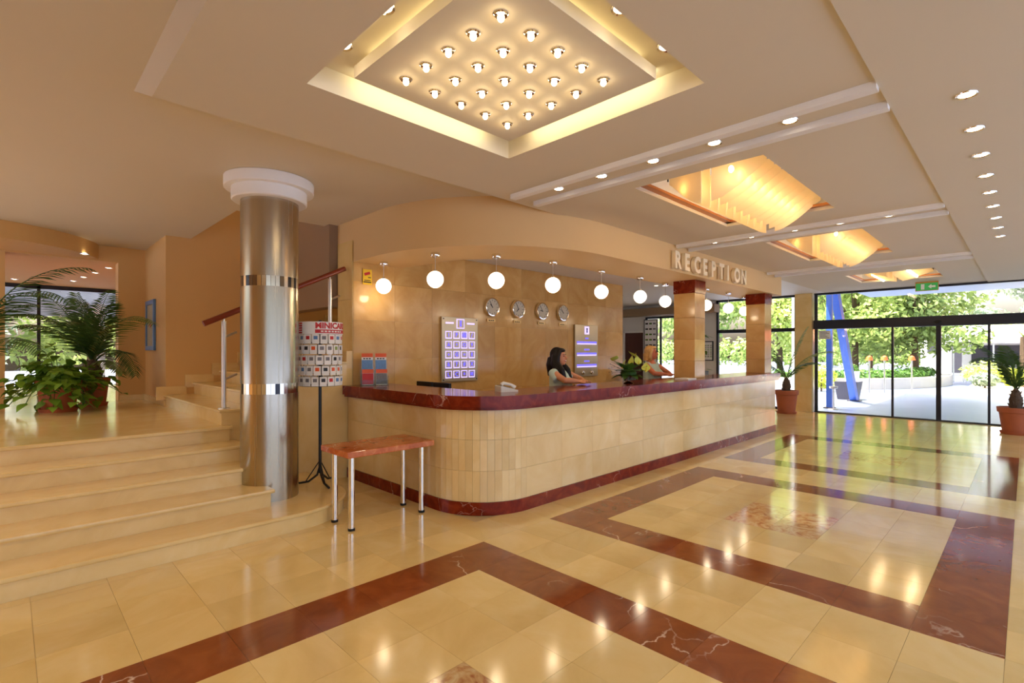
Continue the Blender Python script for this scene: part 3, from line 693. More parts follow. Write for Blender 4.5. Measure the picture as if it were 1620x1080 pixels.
# ================================================================== BENCH TABLE
bt = empty('side_table', (2.56, 4.42, 0)); tag(bt, 'narrow orange marble table on four chrome legs before the counter', 'table')
box('table_top', 'orange', -.46, .46, -.27, .27, .665, .72, bev=.008, parent=bt)
for x in (-.375, .375):
    for y in (-.17, .16):
        bm = bmesh.new(); tube(bm, [(x, y, .02), (x, y, .665)], .028, 20); p = mk('leg', bm, 'chrome', bt, smooth=True)
        bm = bmesh.new(); lathe(bm, [(0, 0), (.031, 0), (.031, .022), (0, .022)], x, y, 20); mk('rubber_foot', bm, 'rubber', p)

# ================================================================== CARD RACK
RKX, RKY = 2.42, 5.42
rk = empty('card_rack', (RKX, RKY, RZ)); tag(rk, 'revolving black card stand with white MINICARD header', 'display stand')
bm = bmesh.new(); tube(bm, [(0, 0, .12), (0, 0, 1.78)], .017, 12); mk('pole', bm, 'black', rk, smooth=True)
for k in range(3):
    a = R(25 + 120 * k); c, s_ = math.cos(a), math.sin(a)
    bm = bmesh.new(); tube(bm, [(0, 0, .2), (c * .03, s_ * .03, .1), (c * .12, s_ * .12, .03), (c * .27, s_ * .27, .012)], .012, 8); tube(bm, [(0, 0, .26), (c * .15, s_ * .15, .03)], .006, 6); mk('foot', bm, 'black', rk, smooth=True)
bm = bmesh.new(); lathe(bm, [(.22, 1.625), (.235, 1.625), (.235, 1.755), (.22, 1.755), (.22, 1.625)], seg=40); hd = mk('header_band', bm, 'paper', rk, smooth=True)
bm = bmesh.new()
for z in (1.07, 1.19, 1.305, 1.42, 1.535): lathe(bm, [(.205, z), (.211, z), (.211, z + .006), (.205, z + .006), (.205, z)], seg=32)
for k in range(6): tube(bm, [(0, 0, 1.075), (.208 * math.cos(k * 1.047), .208 * math.sin(k * 1.047), 1.075)], .004, 6); tube(bm, [(0, 0, 1.74), (.225 * math.cos(k * 1.047), .225 * math.sin(k * 1.047), 1.7)], .004, 6); tube(bm, [(.208 * math.cos(k * 1.047), .208 * math.sin(k * 1.047), 1.07), (.208 * math.cos(k * 1.047), .208 * math.sin(k * 1.047), 1.7)], .003, 6)
mk('wire_frame', bm, 'black', rk)
def wrap(me, ang0, z, r):
    for v in me.vertices:
        a = ang0 + v.co.x / r; rr = r + v.co.z
        v.co = Vector((rr * math.cos(a), rr * math.sin(a), z + v.co.y))
face = math.atan2(-RKY, -RKX)
me = text_mesh('MINICARD', .085, .001, .003); wrap(me, face - R(12), 1.685, .2365); link('lettering', me, 'redprint', hd)
bm = bmesh.new(); r = .2365
lathe(bm, [(.235, 1.635), (.237, 1.635), (.237, 1.672), (.235, 1.672)], seg=16, a0=face - R(12), a1=face + R(92)); mk('red_stripe', bm, 'redprint', hd)
for j in range(7):
    bm = bmesh.new(); lathe(bm, [(.237, 1.646), (.2378, 1.646), (.2378, 1.661), (.237, 1.661)], seg=3, a0=face + R(2 + 9 * j), a1=face + R(8 + 9 * j)); mk('white_mark', bm, 'paper', hd)
for j in range(5):
    bm = bmesh.new(); lathe(bm, [(.235, 1.632 + .024 * j), (.2375, 1.632 + .024 * j), (.2375, 1.648 + .024 * j), (.235, 1.648 + .024 * j)], seg=6, a0=face - R(62), a1=face - R(48)); mk('red_mark', bm, 'redprint', hd)
bm = bmesh.new(); bx(bm, -.004, .004, -.036, .036, 0, .1, bev=.001); cm0 = bpy.data.meshes.new('card'); bm.to_mesh(cm0); bm.free(); cm0.materials.append(M['paper'])
pr_me = {}
for mt in ('greyprint', 'blueprint', 'darkprint', 'redprint', 'orangeprint', 'tree2', 'yellow'):
    bm = bmesh.new(); bx(bm, .0042, .0052, -.02, .02, .045, .082); q = bpy.data.meshes.new('card_picture'); bm.to_mesh(q); bm.free(); q.materials.append(M[mt]); pr_me[mt] = q
rowname = ['lowest', 'second lowest', 'middle', 'second highest', 'highest']
for r_ in range(5):
    z = RZ + (1.075, 1.19, 1.302, 1.414, 1.524)[r_]
    for k in range(17):
        a = 2 * math.pi * k / 17 + .1 * r_
        c = link('souvenir_card', cm0, None, None, (RKX + .222 * math.cos(a), RKY + .222 * math.sin(a), z), (0, R(random.uniform(-3, 3)), a + R(random.uniform(-6, 6))), (1, 1, .98))
        tag(c, 'small white packaged souvenir card on the %s ring of the revolving rack' % rowname[r_], 'card', 'souvenir cards on the %s ring' % rowname[r_])
        link('card_picture', pr_me[random.choice(['greyprint', 'blueprint', 'darkprint', 'greyprint', 'greyprint', 'greyprint', 'blueprint', 'darkprint', 'redprint', 'orangeprint', 'tree2'])], None, c)

# ================================================================== ON THE COUNTER
TZ = 1.17
bh = empty('brochure_holder', (3.33, 5.86, TZ), R(-25)); tag(bh, 'clear acrylic brochure holder on the curved end of the counter', 'brochure holder')
box('back_panel', 'acrylic', -.17, .17, .125, .13, 0, .34, parent=bh); box('tier_riser', 'acrylic', -.17, .17, .045, .125, 0, .145, parent=bh); box('base_panel', 'acrylic', -.17, .17, -.10, .13, 0, .004, parent=bh)
for y, z in ((.04, .19), (-.06, .07)): box('front_lip', 'acrylic', -.17, .17, y, y + .004, .0, z, parent=bh)
for x in (-.17, .166): box('side_panel', 'acrylic', x, x + .004, -.06, .125, 0, .12, parent=bh)
def brochure(x, y, z, kind, label):
    m = bh.matrix_world.copy()
    loc = Matrix.Translation(bh.location) @ Matrix.Rotation(R(-25), 4, 'Z') @ Vector((x, y, z))
    b = empty('brochure', loc, R(-25)); b.rotation_euler = (R(-5), 0, R(-25)); tag(b, label, 'brochure', 'brochures in the clear holder')
    box('booklet', 'paper', -.07, .07, -.004, .004, 0, .26 if kind < 2 else .2, parent=b); h = .26 if kind < 2 else .2
    box('orange_title', 'orangeprint', -.07, .07, -.0052, -.004, h - .05, h, parent=b)
    box('cover_photo', ('blueprint', 'blueprint', 'redprint', 'greyprint')[kind], -.068, .068, -.0052, -.004, .01, h - (.085 if kind < 2 else .052), parent=b)
    if kind < 2:
        for a_ in (-.05, -.015, .02): box('title_mark', 'darkprint', a_, a_ + .025, -.0052, -.004, h - .076, h - .06, parent=b)
brochure(-.085, .075, .148, 0, 'tall orange topped brochure with blue photo, in the back row next to the steel column')
brochure(.085, .075, .148, 1, 'tall orange topped brochure with blue photo, in the back row by the marble wall')
brochure(-.085, -.03, .006, 2, 'short orange brochure with red picture in the front row')
brochure(.085, -.03, .006, 3, 'short orange brochure with grey picture in the front row')
ph = empty('telephone', (3.83, 3.95, TZ), R(-20)); tag(ph, 'off-white desk telephone with handset on the counter', 'telephone')
bm = bmesh.new(); prism_xz(bm, [(-.1, 0), (.1, 0), (.1, .018), (-.09, .065), (-.1, .06)], -.075, .095); mk('body', bm, 'phone', ph)
bm = bmesh.new(); tube(bm, [(-.085, -.045, .075), (-.06, -.045, .095), (.03, -.045, .075), (.075, -.045, .045)], [.022, .018, .016, .022], 10); mk('handset', bm, 'phone', ph, smooth=True)
bm = bmesh.new()
for i in range(3):
    for j in range(4): bx(bm, -.04 + .028 * j, -.02 + .028 * j, .0 + .024 * i, .016 + .024 * i, .035, .064 - .007 * (j + 1) + .0)
mk('keypad', bm, 'greyprint', ph); box('display', 'darkgrey', -.085, -.055, .0, .07, .055, .068, parent=ph)
pp = tag(box('paper_pile', 'paper', 8.35 - 1.0, 8.62 - 1.0, 3.62, 3.84, TZ, TZ + .018), 'small pile of white leaflets on the counter by the first pillar', 'leaflets')
# flower arrangement
fa = empty('flower_arrangement', (5.95, 3.78, TZ)); tag(fa, 'green anthurium arrangement in a glass pedestal bowl', 'flowers')
bm = bmesh.new(); lathe(bm, [(0, 0), (.07, 0), (.06, .012), (.022, .03), (.02, .06), (.04, .085), (.15, .105), (.165, .115), (.15, .112), (.03, .095), (0, .09)], seg=28); mk('glass_bowl', bm, 'bowl', fa, smooth=True)
bm = bmesh.new(); lathe(bm, [(0, .1), (.10, .11), (.11, .15), (.07, .19), (0, .2)], seg=16); mk('foam_core', bm, 'hedge', fa, smooth=True)
def leaf_mesh(L, w, fold=.15, droop=.3, heart=True, n=6):
    bm = bmesh.new(); row = []
    for i in range(n + 1):
        t = i / n; ww = w * (math.sin(math.pi * (t ** (.6 if heart else .9)))) * (1 - .15 * t) + .001
        z = -droop * L * t * t
        row.append([bm.verts.new((-ww, L * t - (w * .35 if heart and i == 0 else 0), z + fold * ww)), bm.verts.new((0, L * t, z)), bm.verts.new((ww, L * t - (w * .35 if heart and i == 0 else 0), z + fold * ww))])
    for a, b in zip(row, row[1:]):
        bm.faces.new((a[0], a[1], b[1], b[0])); bm.faces.new((a[1], a[2], b[2], b[1]))
    me = bpy.data.meshes.new('leaf'); bm.to_mesh(me); bm.free()
    for p in me.polygons: p.use_smooth = True
    return me
lm = leaf_mesh(.2, .06, .1, .25); lm.materials.append(M['hedge'])
for k in range(22):
    a = R(360 * k / 22 + random.uniform(-8, 8)); el = (k % 3) * 24 - 4
    link('leaf', lm, None, fa, (.05 * math.cos(a), .05 * math.sin(a), .125 + .03 * (k % 3)), (R(el), 0, a - R(90)))
fl_me = leaf_mesh(.13, .062, .22, -.2); fl_me.materials.append(M['anth'])
for (dx, dz, az, el) in ((-.24, .31, 150, 20), (-.12, .21, 225, 55), (.06, .36, 60, 25), (.2, .17, 300, 50), (.0, .25, 250, 70), (.1, .26, 340, 60)):
    p = Vector((dx * .71, -dx * .70 - .04, dz))
    bm = bmesh.new(); tube(bm, [(0, 0, .16), tuple((p + Vector((0, 0, .16))) / 2 + Vector((0, 0, .03))), tuple(p)], .004, 6); s_ = mk('flower_stem', bm, 'hedge', fa)
    link('bract', fl_me, None, s_, tuple(p), (R(el), 0, R(az)))
    bm = bmesh.new(); tube(bm, [(p.x, p.y, p.z), (p.x - .02, p.y - .02, p.z + .05)], [.006, .003], 8); mk('spadix', bm, 'yellow', s_, smooth=True)
bm = bmesh.new()
for k in range(26):
    a = random.uniform(0, 6.28); r1 = random.uniform(.15, .3); q = Vector((r1 * math.cos(a), r1 * math.sin(a), random.uniform(.12, .26)))
    tube(bm, [(0, 0, .15), tuple(q)], .0015, 4); ball(bm, q, .006, 6, 4)
mk('twig_sprays', bm, 'bark', fa)

# ================================================================== RECEPTIONISTS
def body_mesh(name, prims, mat, parent, voxel=.009, smooth=4):
    bm = bmesh.new()
    for p in prims:
        if p[0] == 't': tube(bm, p[1], p[2], 14)
        elif p[0] == 'e': ball(bm, p[1], p[2], 20, 14, p[3] if len(p) > 3 else None)
        elif p[0] == 's':      # stack of ellipses: (x, y, z, rx, ry)
            rings = [[bm.verts.new((cx + rx * math.cos(2 * math.pi * k / 24), cy + ry * math.sin(2 * math.pi * k / 24), z)) for k in range(24)] for cx, cy, z, rx, ry in p[1]]
            for a, b in zip(rings, rings[1:]):
                for k in range(24): bm.faces.new((a[k], a[(k + 1) % 24], b[(k + 1) % 24], b[k]))
            bm.faces.new(rings[0][::-1]); bm.faces.new(rings[-1])
    o = mk(name, bm, mat, parent)
    rm = o.modifiers.new('remesh', 'REMESH'); rm.mode = 'VOXEL'; rm.voxel_size = voxel; rm.use_smooth_shade = True
    sm = o.modifiers.new('smooth', 'SMOOTH'); sm.factor = .5; sm.iterations = smooth
    return o
def person(loc, rz, head_turn, H, skin, hairmat, longhair, label, sleeves):
    P = empty('person', loc, rz); tag(P, label, 'person')
    k = H / 1.68
    def z(v): return v * k
    sh = z(1.37); torso = [(0, .02, z(.80), .165, .12), (0, .02, z(.90), .175, .125), (0, .01, z(1.03), .135, .10), (0, -.01, z(1.14), .15, .115), (0, -.02, z(1.24), .165, .125), (0, 0, z(1.33), .16, .10), (0, .01, z(1.40), .11, .075), (0, .01, z(1.44), .055, .055)]
    # arms: shoulder, elbow and wrist resting on the counter top
    pr = [('s', torso), ('t', [(0, .01, z(1.40)), (0, 0, z(1.50))], [.055, .05])]
    hm = Matrix.Rotation(head_turn, 4, 'Z')
    def hp(x, y, zz): v = hm @ Vector((x, y, 0)); return (v.x, v.y - .005, z(zz))
    pr += [('e', hp(0, .01, 1.585), (.073, .092, .098), hm), ('e', hp(0, -.022, 1.528), (.056, .066, .075), hm), ('e', hp(0, -.065, 1.478), (.026, .022, .022), hm),
           ('t', [hp(0, -.083, 1.588), hp(0, -.112, 1.545), hp(0, -.09, 1.537)], [.009, .0145, .012]),
           ('e', hp(.073, .01, 1.555), (.012, .02, .03), hm), ('e', hp(-.073, .01, 1.555), (.012, .02, .03), hm),
           ('e', hp(0, -.084, 1.51), (.026, .012, .012), hm)]
    ct_z = TZ + .03
    for s in (-1, 1):
        S_ = (s * .165, .0, z(1.35)); E_ = (s * .235, -.20, ct_z + .03); Wp = (s * .06, -.33, ct_z + .012); HB = (s * -.005, -.36, ct_z + .008)
        pr += [('t', [(s * .09, 0, z(1.36)), S_, tuple((Vector(S_) + Vector(E_)) / 2 + Vector((s * .01, 0, 0))), E_, tuple((Vector(E_) + Vector(Wp)) / 2), Wp], [.05, .056, .045, .04, .038, .027]),
               ('t', [Wp, HB, (s * -.035, -.375, ct_z + .004)], [.026, .034, .026])]
        for f, (dx, dy, L) in enumerate(((-.02, -.030, .075), (-.028, -.012, .085), (-.03, .006, .08), (-.026, .022, .062))):
            b0 = Vector((s * -.03, -.372, ct_z + .004)) + Vector((s * dx * .3, dy, 0)); d = Vector((s * -1, -.25 + dy * 4, 0)).normalized()
            pr.append(('t', [tuple(b0), tuple(b0 + d * L * .5 + Vector((0, 0, .006))), tuple(b0 + d * L + Vector((0, 0, -.012)))], [.0095, .009, .0075]))
        pr.append(('t', [(s * .02, -.365, ct_z + .015), (s * .0, -.41, ct_z + .02), (s * -.03, -.425, ct_z + .005)], [.012, .011, .009]))
        # legs
        pr += [('t', [(s * .085, .02, z(.86)), (s * .09, .0, z(.48)), (s * .09, .03, z(.09))], [.095, .058, .036]), ('t', [(s * .09, .04, .045), (s * .095, -.1, .028)], [.036, .03])]
    b = body_mesh('body', pr, skin, P, .0085, 3)
    # clothing
    cl = [('s', [(0, .02, z(.84), .19, .145), (0, .02, z(.92), .19, .142), (0, .01, z(1.03), .152, .118), (0, -.012, z(1.14), .166, .132), (0, -.022, z(1.24), .18, .140), (0, 0, z(1.33), .175, .114), (0, .012, z(1.385), .125, .085)])]
    cl += [('e', (s * .075, -.115, z(1.225)), (.065, .055, .06)) for s in (-1, 1)]
    for s in (-1, 1):
        e = (s * .20, -.085, z(1.26)) if sleeves else (s * .16, 0, z(1.35))
        cl.append(('t', [(s * .09, .005, z(1.355)), (s * .165, .0, z(1.352)), e], [.06, .068, .066 if sleeves else .05]))
    body_mesh('blouse', cl, 'blouse', P, .012, 3)
    body_mesh('skirt', [('s', [(0, .02, z(.42), .19, .16), (0, .02, z(.7), .205, .165), (0, .02, z(.86), .195, .15), (0, .02, z(.93), .175, .13)])], 'skirt', P, .02, 2)
    for s in (-1, 1):
        bm = bmesh.new(); tube(bm, [(s * .09, .05, .0), (s * .092, .05, .075)], .042, 12); tube(bm, [(s * .092, .05, .03), (s * .097, -.12, .03)], [.044, .036], 12); mk('shoe', bm, 'black', P, smooth=True)
    # face
    for s in (-1, 1):
        bm = bmesh.new(); ball(bm, hp(s * .032, -.078, 1.578), (.0125, .008, .007), 10, 8, hm); mk('eye', bm, 'eye', P, smooth=True)
        bm = bmesh.new(); tube(bm, [hp(s * .016, -.086, 1.597), hp(s * .034, -.084, 1.603), hp(s * .052, -.068, 1.596)], [.003, .004, .002], 6); mk('eyebrow', bm, hairmat if longhair else 'bark', P)
    bm = bmesh.new(); tube(bm, [hp(-.03, -.082, 1.516), hp(0, -.099, 1.506), hp(.03, -.082, 1.516)], [.003, .008, .003], 8); mk('lips', bm, 'lip', P, smooth=True)
    bm = bmesh.new(); tube(bm, [hp(-.022, -.09, 1.517), hp(0, -.102, 1.510), hp(.022, -.09, 1.517)], [.003, .006, .003], 8); mk('teeth', bm, 'teeth', P, smooth=True)
    # hair
    hs = [('e', hp(0, .034, 1.600), (.090, .098, .102), hm), ('e', hp(0, .055, 1.53), (.082, .075, .10), hm), ('e', hp(0, -.012, 1.655), (.07, .075, .035), hm)]
    if longhair:
        for s in (-1, 1):
            for q in (0, 1):
                a = .0 if q == 0 else .05
                hs.append(('t', [hp(s * .05, -.03 + a, 1.65), hp(s * .083, -.012 + a, 1.58), hp(s * .095, a * .8, 1.48), tuple(Vector(hp(s * .115, -.05 + a, 1.38)) + Vector((0, -.03, 0))), tuple(Vector(hp(s * .11, -.09 + a, 1.27)) + Vector((0, -.04, 0)))], [.022, .032, .045, .046, .02]))
        hs.append(('t', [hp(0, .08, 1.55), hp(0, .10, 1.45), hp(0, .11, 1.30)], [.08, .085, .05]))
    else:
        for s in (-1, 1):
            hs.append(('t', [hp(s * .05, -.02, 1.66), hp(s * .083, .005, 1.58), hp(s * .085, .01, 1.49), hp(s * .07, .0, 1.43)], [.022, .03, .034, .018]))
        hs.append(('t', [hp(0, .07, 1.55), hp(0, .085, 1.43)], [.08, .055]))
    h = body_mesh('hair', hs, hairmat, P, .009, 5)
    return P
person((5.27, 4.43, 0), R(14), R(6), 1.64, 'skin', 'hairdark', True, 'person with long dark hair in a mint short-sleeved blouse behind the counter', True)
person((8.0, 4.62, 0), R(0), R(22), 1.69, 'skin2', 'hairblond', False, 'person with blonde bobbed hair in a sleeveless mint top behind the counter', False)

# ================================================================== CEILING LAMPS
def downlight_proto(r=.05):
    p = empty('ceiling_downlight')
    bm = bmesh.new(); lathe(bm, [(r * .78, .004), (r * .82, -.006), (r * 1.05, -.01), (r * 1.12, -.004), (r * 1.12, .002)], seg=24); mk('ring', bm, 'chrome', p, smooth=True)
    bm = bmesh.new(); ball(bm, (0, 0, 0), (r * .8, r * .8, .012), 16, 8); mk('lens', bm, 'lens', p, smooth=True)
    return p
dl0 = downlight_proto(); first = [True]
def downlight(x, y, z, label, group, energy=3.2, spot=125):
    if first[0]: o = dl0; o.location = (x, y, z); first[0] = False
    else: o = dup(dl0, (x, y, z))
    tag(o, label, 'lamp', group)
    if energy: point_light('downlight_beam', (x, y, z - .03), energy, WARM, .07, spot)
for y in (3.11, 2.62, 2.12, 1.62, 1.11): downlight(3.70, y, CZ, 'small round downlight between the battens beside the square coffer', 'downlights beside the coffer')
for y in (3.1, 2.6, 2.07, 1.58, 1.1): downlight(7.08, y, CZ, 'small round downlight between the battens between two chandeliers', 'downlights between the chandeliers')
for i, x in enumerate([4.03 + .657 * k for k in range(9)]): downlight(x, .25 - .0, CZ - .018, 'small round downlight in the long single row on the ceiling border', 'downlights in the long row')
for x, y in ((1.30, 2.2), (1.30, 2.63), (2.13, 1.39), (2.57, 1.39)): downlight(x, y, top, 'round adjustable spotlight inside the coffer recess', 'spots in the coffer recess', 5)
downlight(.82, 9.95, 3.07, 'small round downlight under the curved bulkhead', 'passage downlights', 5)
for x, y in ((1.3, 11.7), (1.2, 12.6), (1.1, 13.5), (1.0, 14.4), (.1, 14.9)): downlight(x, y, 3.12, 'small round downlight in the passage ceiling', 'passage ceiling downlights', 5)
for x, y in ((9.9, 5.6), (11.0, 7.2)): downlight(x, y, 3.02, 'small round downlight in the ceiling behind the reception', 'reception downlights', 12)
for y in (2.0, 4.4, 6.8, 8.6):
    for x in (-2.2, -.75): downlight(x, y, LZ, 'unseen downlight added to brighten the stairs from above', 'added stair fill lamps', 30, 150)  # unseen fill lamps, added to light the treads and the stair side
# 5 x 5 bulbs of the hanging panel
bp = empty('panel_bulb')
bm = bmesh.new(); lathe(bm, [(.012, -.003), (.030, -.009), (.036, -.004), (.036, .001)], seg=20); mk('ring', bm, 'chrome', bp, smooth=True)
bm = bmesh.new(); ball(bm, (0, 0, -.018), (.017, .017, .02), 14, 10); mk('bulb', bm, 'bulb', bp, smooth=True)
for i in range(5):
    for j in range(5):
        loc = (1.625 + .203 * i, 1.715 + .198 * j, 3.165)
        o = bp if i == j == 0 else dup(bp, loc); o.location = loc
        tag(o, 'small glowing bulb in the square hanging ceiling panel', 'lamp', 'bulb grid of the hanging panel')
        point_light('bulb_light', (loc[0], loc[1], loc[2] - .05), .13, WARM, .02)

def chandelier(q, label, n=10, sag=.20):
    x0, x1, y0, y1 = q; cx, cy = (x0 + x1) / 2, (y0 + y1) / 2
    w = empty('skylight_recess', (cx, cy, CZ)); tag(w, 'copper rimmed ceiling recess holding the chandelier ' + label, 'ceiling recess', kind='structure')
    hx, hy = (x1 - x0) / 2, (y1 - y0) / 2; ht = .5
    for a in ((-hx - .02, -hx, -hy, hy), (hx, hx + .02, -hy, hy), (-hx - .02, hx + .02, -hy - .02, -hy), (-hx - .02, hx + .02, hy, hy + .02)): box('recess_wall', 'white', *a, .031, ht, parent=w)
    for a in ((-hx, -hx + .07, -hy, hy), (hx - .07, hx, -hy, hy), (-hx, hx, -hy, -hy + .03), (-hx, hx, hy - .07, hy)): box('rim', 'copper', *a, .035, .06, parent=w)
    box('skylight_pane', 'glass', -hx, hx, -hy, hy, ht, ht + .01, parent=w)
    c = empty('plate_chandelier', (cx, cy, CZ)); tag(c, 'chandelier of overlapping frosted glass plates ' + label, 'chandelier', 'frosted plate chandeliers')
    for y in (-hy * .8, 0, hy * .8): box('hanger_bar', 'black', -hx + .001, hx - .001, y - .008, y + .008, .2, .216, parent=c)
    dx = (x1 - x0) * .86 / n
    half = hy * .86
    for s in (-1, 1):
        bm = bmesh.new(); N = 10; t = .004
        rows_ = []
        for i in range(N + 1):
            u = i / N; yy = s * (.05 + u * (half - .05)); zb = -sag * math.cos(u * math.pi / 2) ** 1.2 + .10 * u
            rows_.append((yy, zb))
        poly = rows_ + [(rows_[-1][0], .17), (rows_[0][0], .17)]
        a = [bm.verts.new((-t, y, z)) for y, z in poly]; b = [bm.verts.new((t, y, z)) for y, z in poly]; m = len(poly)
        bm.faces.new(a); bm.faces.new(b[::-1])
        for i in range(m): bm.faces.new((a[i], a[(i + 1) % m], b[(i + 1) % m], b[i]))
        bmesh.ops.recalc_face_normals(bm, faces=bm.faces[:])
        me = bpy.data.meshes.new('glass_plate'); bm.to_mesh(me); bm.free(); me.materials.append(M['frost'])
        for k in range(n): 
            o = link('glass_plate', me, None, c, (-hx * .86 + dx * (k + .5), 0, 0), (0, 0, R(-24 * s)))
            for yq in (.9,):
                pass
    bm = bmesh.new(); ball(bm, (0, 0, 0), (.022, .022, .03), 10, 8); bme = bpy.data.meshes.new('bulb'); bm.to_mesh(bme); bm.free(); bme.materials.append(M['bulb'])
    for k in range(n):
        for s in (-1, 1):
            q3 = (-hx * .86 + dx * (k + .5) + dx * .32 - s * math.sin(R(24)) * s * half * -.5 * s, s * half * .5, .02)
            link('bulb', bme, None, c, q3)
            point_light('chandelier_light', (q3[0], q3[1], q3[2] - .05), .5, WARM, .03, None, c)
    bm = bmesh.new()
    for k in range(n):
        for s in (-1, 1):
            xk = -hx * .86 + dx * (k + .5); bx(bm, xk + s * s * .0 - .006, xk + .006, s * half * .93 - .006 * 1, s * half * .93 + .006, .13, .21)
    mk('clips', bm, 'black', c)
    
chandelier(SKY[0], 'in the bay closest to the square coffer'); chandelier(SKY[1], 'in the middle ceiling bay'); chandelier(SKY[2], 'in the bay before the sliding doors', 8, .05)
ex = empty('exit_sign', (14.4, 1.55, CZ)); tag(ex, 'green emergency exit sign hanging from the ceiling at the doors', 'exit sign')
box('housing', 'amber', -.02, .02, -.2, .2, -.2, 0, parent=ex); box('sign_face', 'exit', -.024, -.02, -.19, .19, -.19, -.03, parent=ex)
box('door_symbol', 'paper', -.026, -.024, .04, .1, -.17, -.05, parent=ex)
bm = bmesh.new(); v = [bm.verts.new((-.0255, y, z)) for y, z in ((-.02, -.11), (-.08, -.06), (-.08, -.09), (-.15, -.09), (-.15, -.13), (-.08, -.13), (-.08, -.16))]; bm.faces.new(v); mk('arrow_symbol', bm, 'paper', ex)

# ================================================================== PICTURE ON THE WALL RETURN
pf = empty('framed_picture', (1.64, 9.87, 2.02)); tag(pf, 'small blue framed picture on the tan wall return', 'picture')
for q in ((-.33, .33, .33, .40), (-.33, .33, -.40, -.33), (-.33, -.26, -.33, .33), (.26, .33, -.33, .33)): box('frame_bar', 'framebl', -.035, 0, *q, bev=.006, parent=pf)
box('print', 'matbeige', -.018, 0, -.26, .26, -.33, .33, parent=pf)
bm = bmesh.new(); ball(bm, (-.019, 0, 0), (.003, .05, .045), 12, 8); mk('red_motif', bm, 'redprint', pf)

# ================================================================== PLANTS
def pot(name, parent, r, h, rim=True):
    bm = bmesh.new(); lathe(bm, [(0, .02), (r * .78, .02), (r * .78, .03), (r * .72, .03), (r * .9, h * .8), (r * 1.0, h * .82), (r * 1.02, h), (r * .9, h), (r * .86, h * .86), (0, h * .86)], seg=36); p = mk('pot', bm, 'terra', parent, smooth=True)
    bm = bmesh.new(); lathe(bm, [(0, 0), (r * .8, 0), (r * .88, .05), (r * .82, .05), (r * .76, .02), (0, .02)], seg=36); mk('saucer', bm, 'terra', parent, smooth=True)
    bm = bmesh.new(); lathe(bm, [(0, h * .90), (r * .84, h * .88), (r * .84, h * .861), (0, h * .861)], seg=24); mk('soil', bm, 'soil', parent)
def frond(parent, base_, az, L, el, droop, mat='palm', leaflet=.32, n=42, twist=0):
    bm = bmesh.new(); d = Vector((math.cos(az), math.sin(az), 0)); side = Vector((-math.sin(az), math.cos(az), 0)); pts = []
    p = Vector(base_); ang = el
    for i in range(n + 1):
        pts.append(p.copy()); p = p + (d * math.cos(ang) + Vector((0, 0, 1)) * math.sin(ang)) * (L / n); ang -= droop / n * (.5 + 1.2 * i / n)
    tube(bm, [tuple(q) for q in pts], [.013 * (1 - .85 * i / n) for i in range(n + 1)], 5)
    for i in range(4, n + 1):
        t = i / n; ll = leaflet * (.35 + .65 * math.sin(math.pi * min(1, .12 + .9 * t)) ** .8)
        tang = (pts[i] - pts[i - 1]).normalized(); nrm = side.cross(tang)
        for s in (-1, 1):
            dirv = (side * s * .78 + tang * .62 + nrm * (.28 + random.uniform(-.12, .12))).normalized() * -1 * -1
            tip = pts[i] + dirv * ll * random.uniform(.85, 1.1) + Vector((0, 0, -.12 * ll))
            mid = pts[i] + dirv * ll * .5
            wv = tang * .0115
            v = [bm.verts.new(q) for q in (pts[i] - wv * .5, mid - wv, tip, mid + wv, pts[i] + wv * .5)]
            bm.faces.new(v)
    me = bpy.data.meshes.new('frond'); bm.to_mesh(me); bm.free()
    return link('frond', me, mat, parent)
def palm(loc, r, h, fronds, label, trunk=.25, lift=0, withpot=True):
    p = empty('potted_palm', loc); tag(p, label, 'plant')
    if withpot: pot('pot', p, r, h)
    bm = bmesh.new(); lathe(bm, [(0, h * .86), (.09, h * .86), (.10, h + trunk * .4), (.055, h + trunk * .8), (0, h + trunk)], seg=16)
    for k in range(26):
        a = k * 2.4; z = h * .9 + trunk * .9 * k / 26; rr = .1 - .05 * k / 26
        tube(bm, [(rr * math.cos(a), rr * math.sin(a), z), ((rr + .03) * math.cos(a), (rr + .03) * math.sin(a), z + .05)], [.02, .006], 5)
    mk('trunk', bm, 'bark', p)
    for f in fronds: frond(p, (0, 0, h + trunk * .7), R(f[0]), f[1], R(f[2]), R(f[3]), *(f[4:]))
    return p
IMG_R = -44.7   # azimuth of the photograph's right-hand direction
palm((.9, 9.7, LAND), .2, .42, [(IMG_R - 17, 1.5, 66, 95, 'palmdry', .34), (IMG_R - 18, 1.1, 40, 120, 'palm', .3), (IMG_R + 150, 1.3, 80, 60), (IMG_R + 140, 1.2, 75, 70), (IMG_R - 70, 1.15, 70, 90), (IMG_R + 200, 1.25, 72, 80),
     (IMG_R - 20, 1.0, 80, 40), (IMG_R - 25, .8, 15, 60, 'palmdry', .26), (IMG_R + 170, 1.4, 66, 40), (IMG_R + 250, 1.1, 60, 70), (IMG_R + 165, 1.1, 85, 30), (IMG_R - 30, 1.2, 85, 50)], 'dark green potted palm with a frond reaching in front of the tan wall', .3)
palm((-.36, 9.5, LAND), .24, .42, [(IMG_R - 5, 1.9, 74, 105, 'palm', .34), (IMG_R - 15, 1.4, 40, 75, 'palm', .36), (IMG_R + 180, 1.2, 60, 80), (IMG_R + 90, 1.3, 70, 60), (IMG_R - 80, 1.1, 55, 80), (IMG_R + 20, 2.0, 80, 80, 'palm', .34)], 'potted palm arching over the trailing plant on the landing', .3)
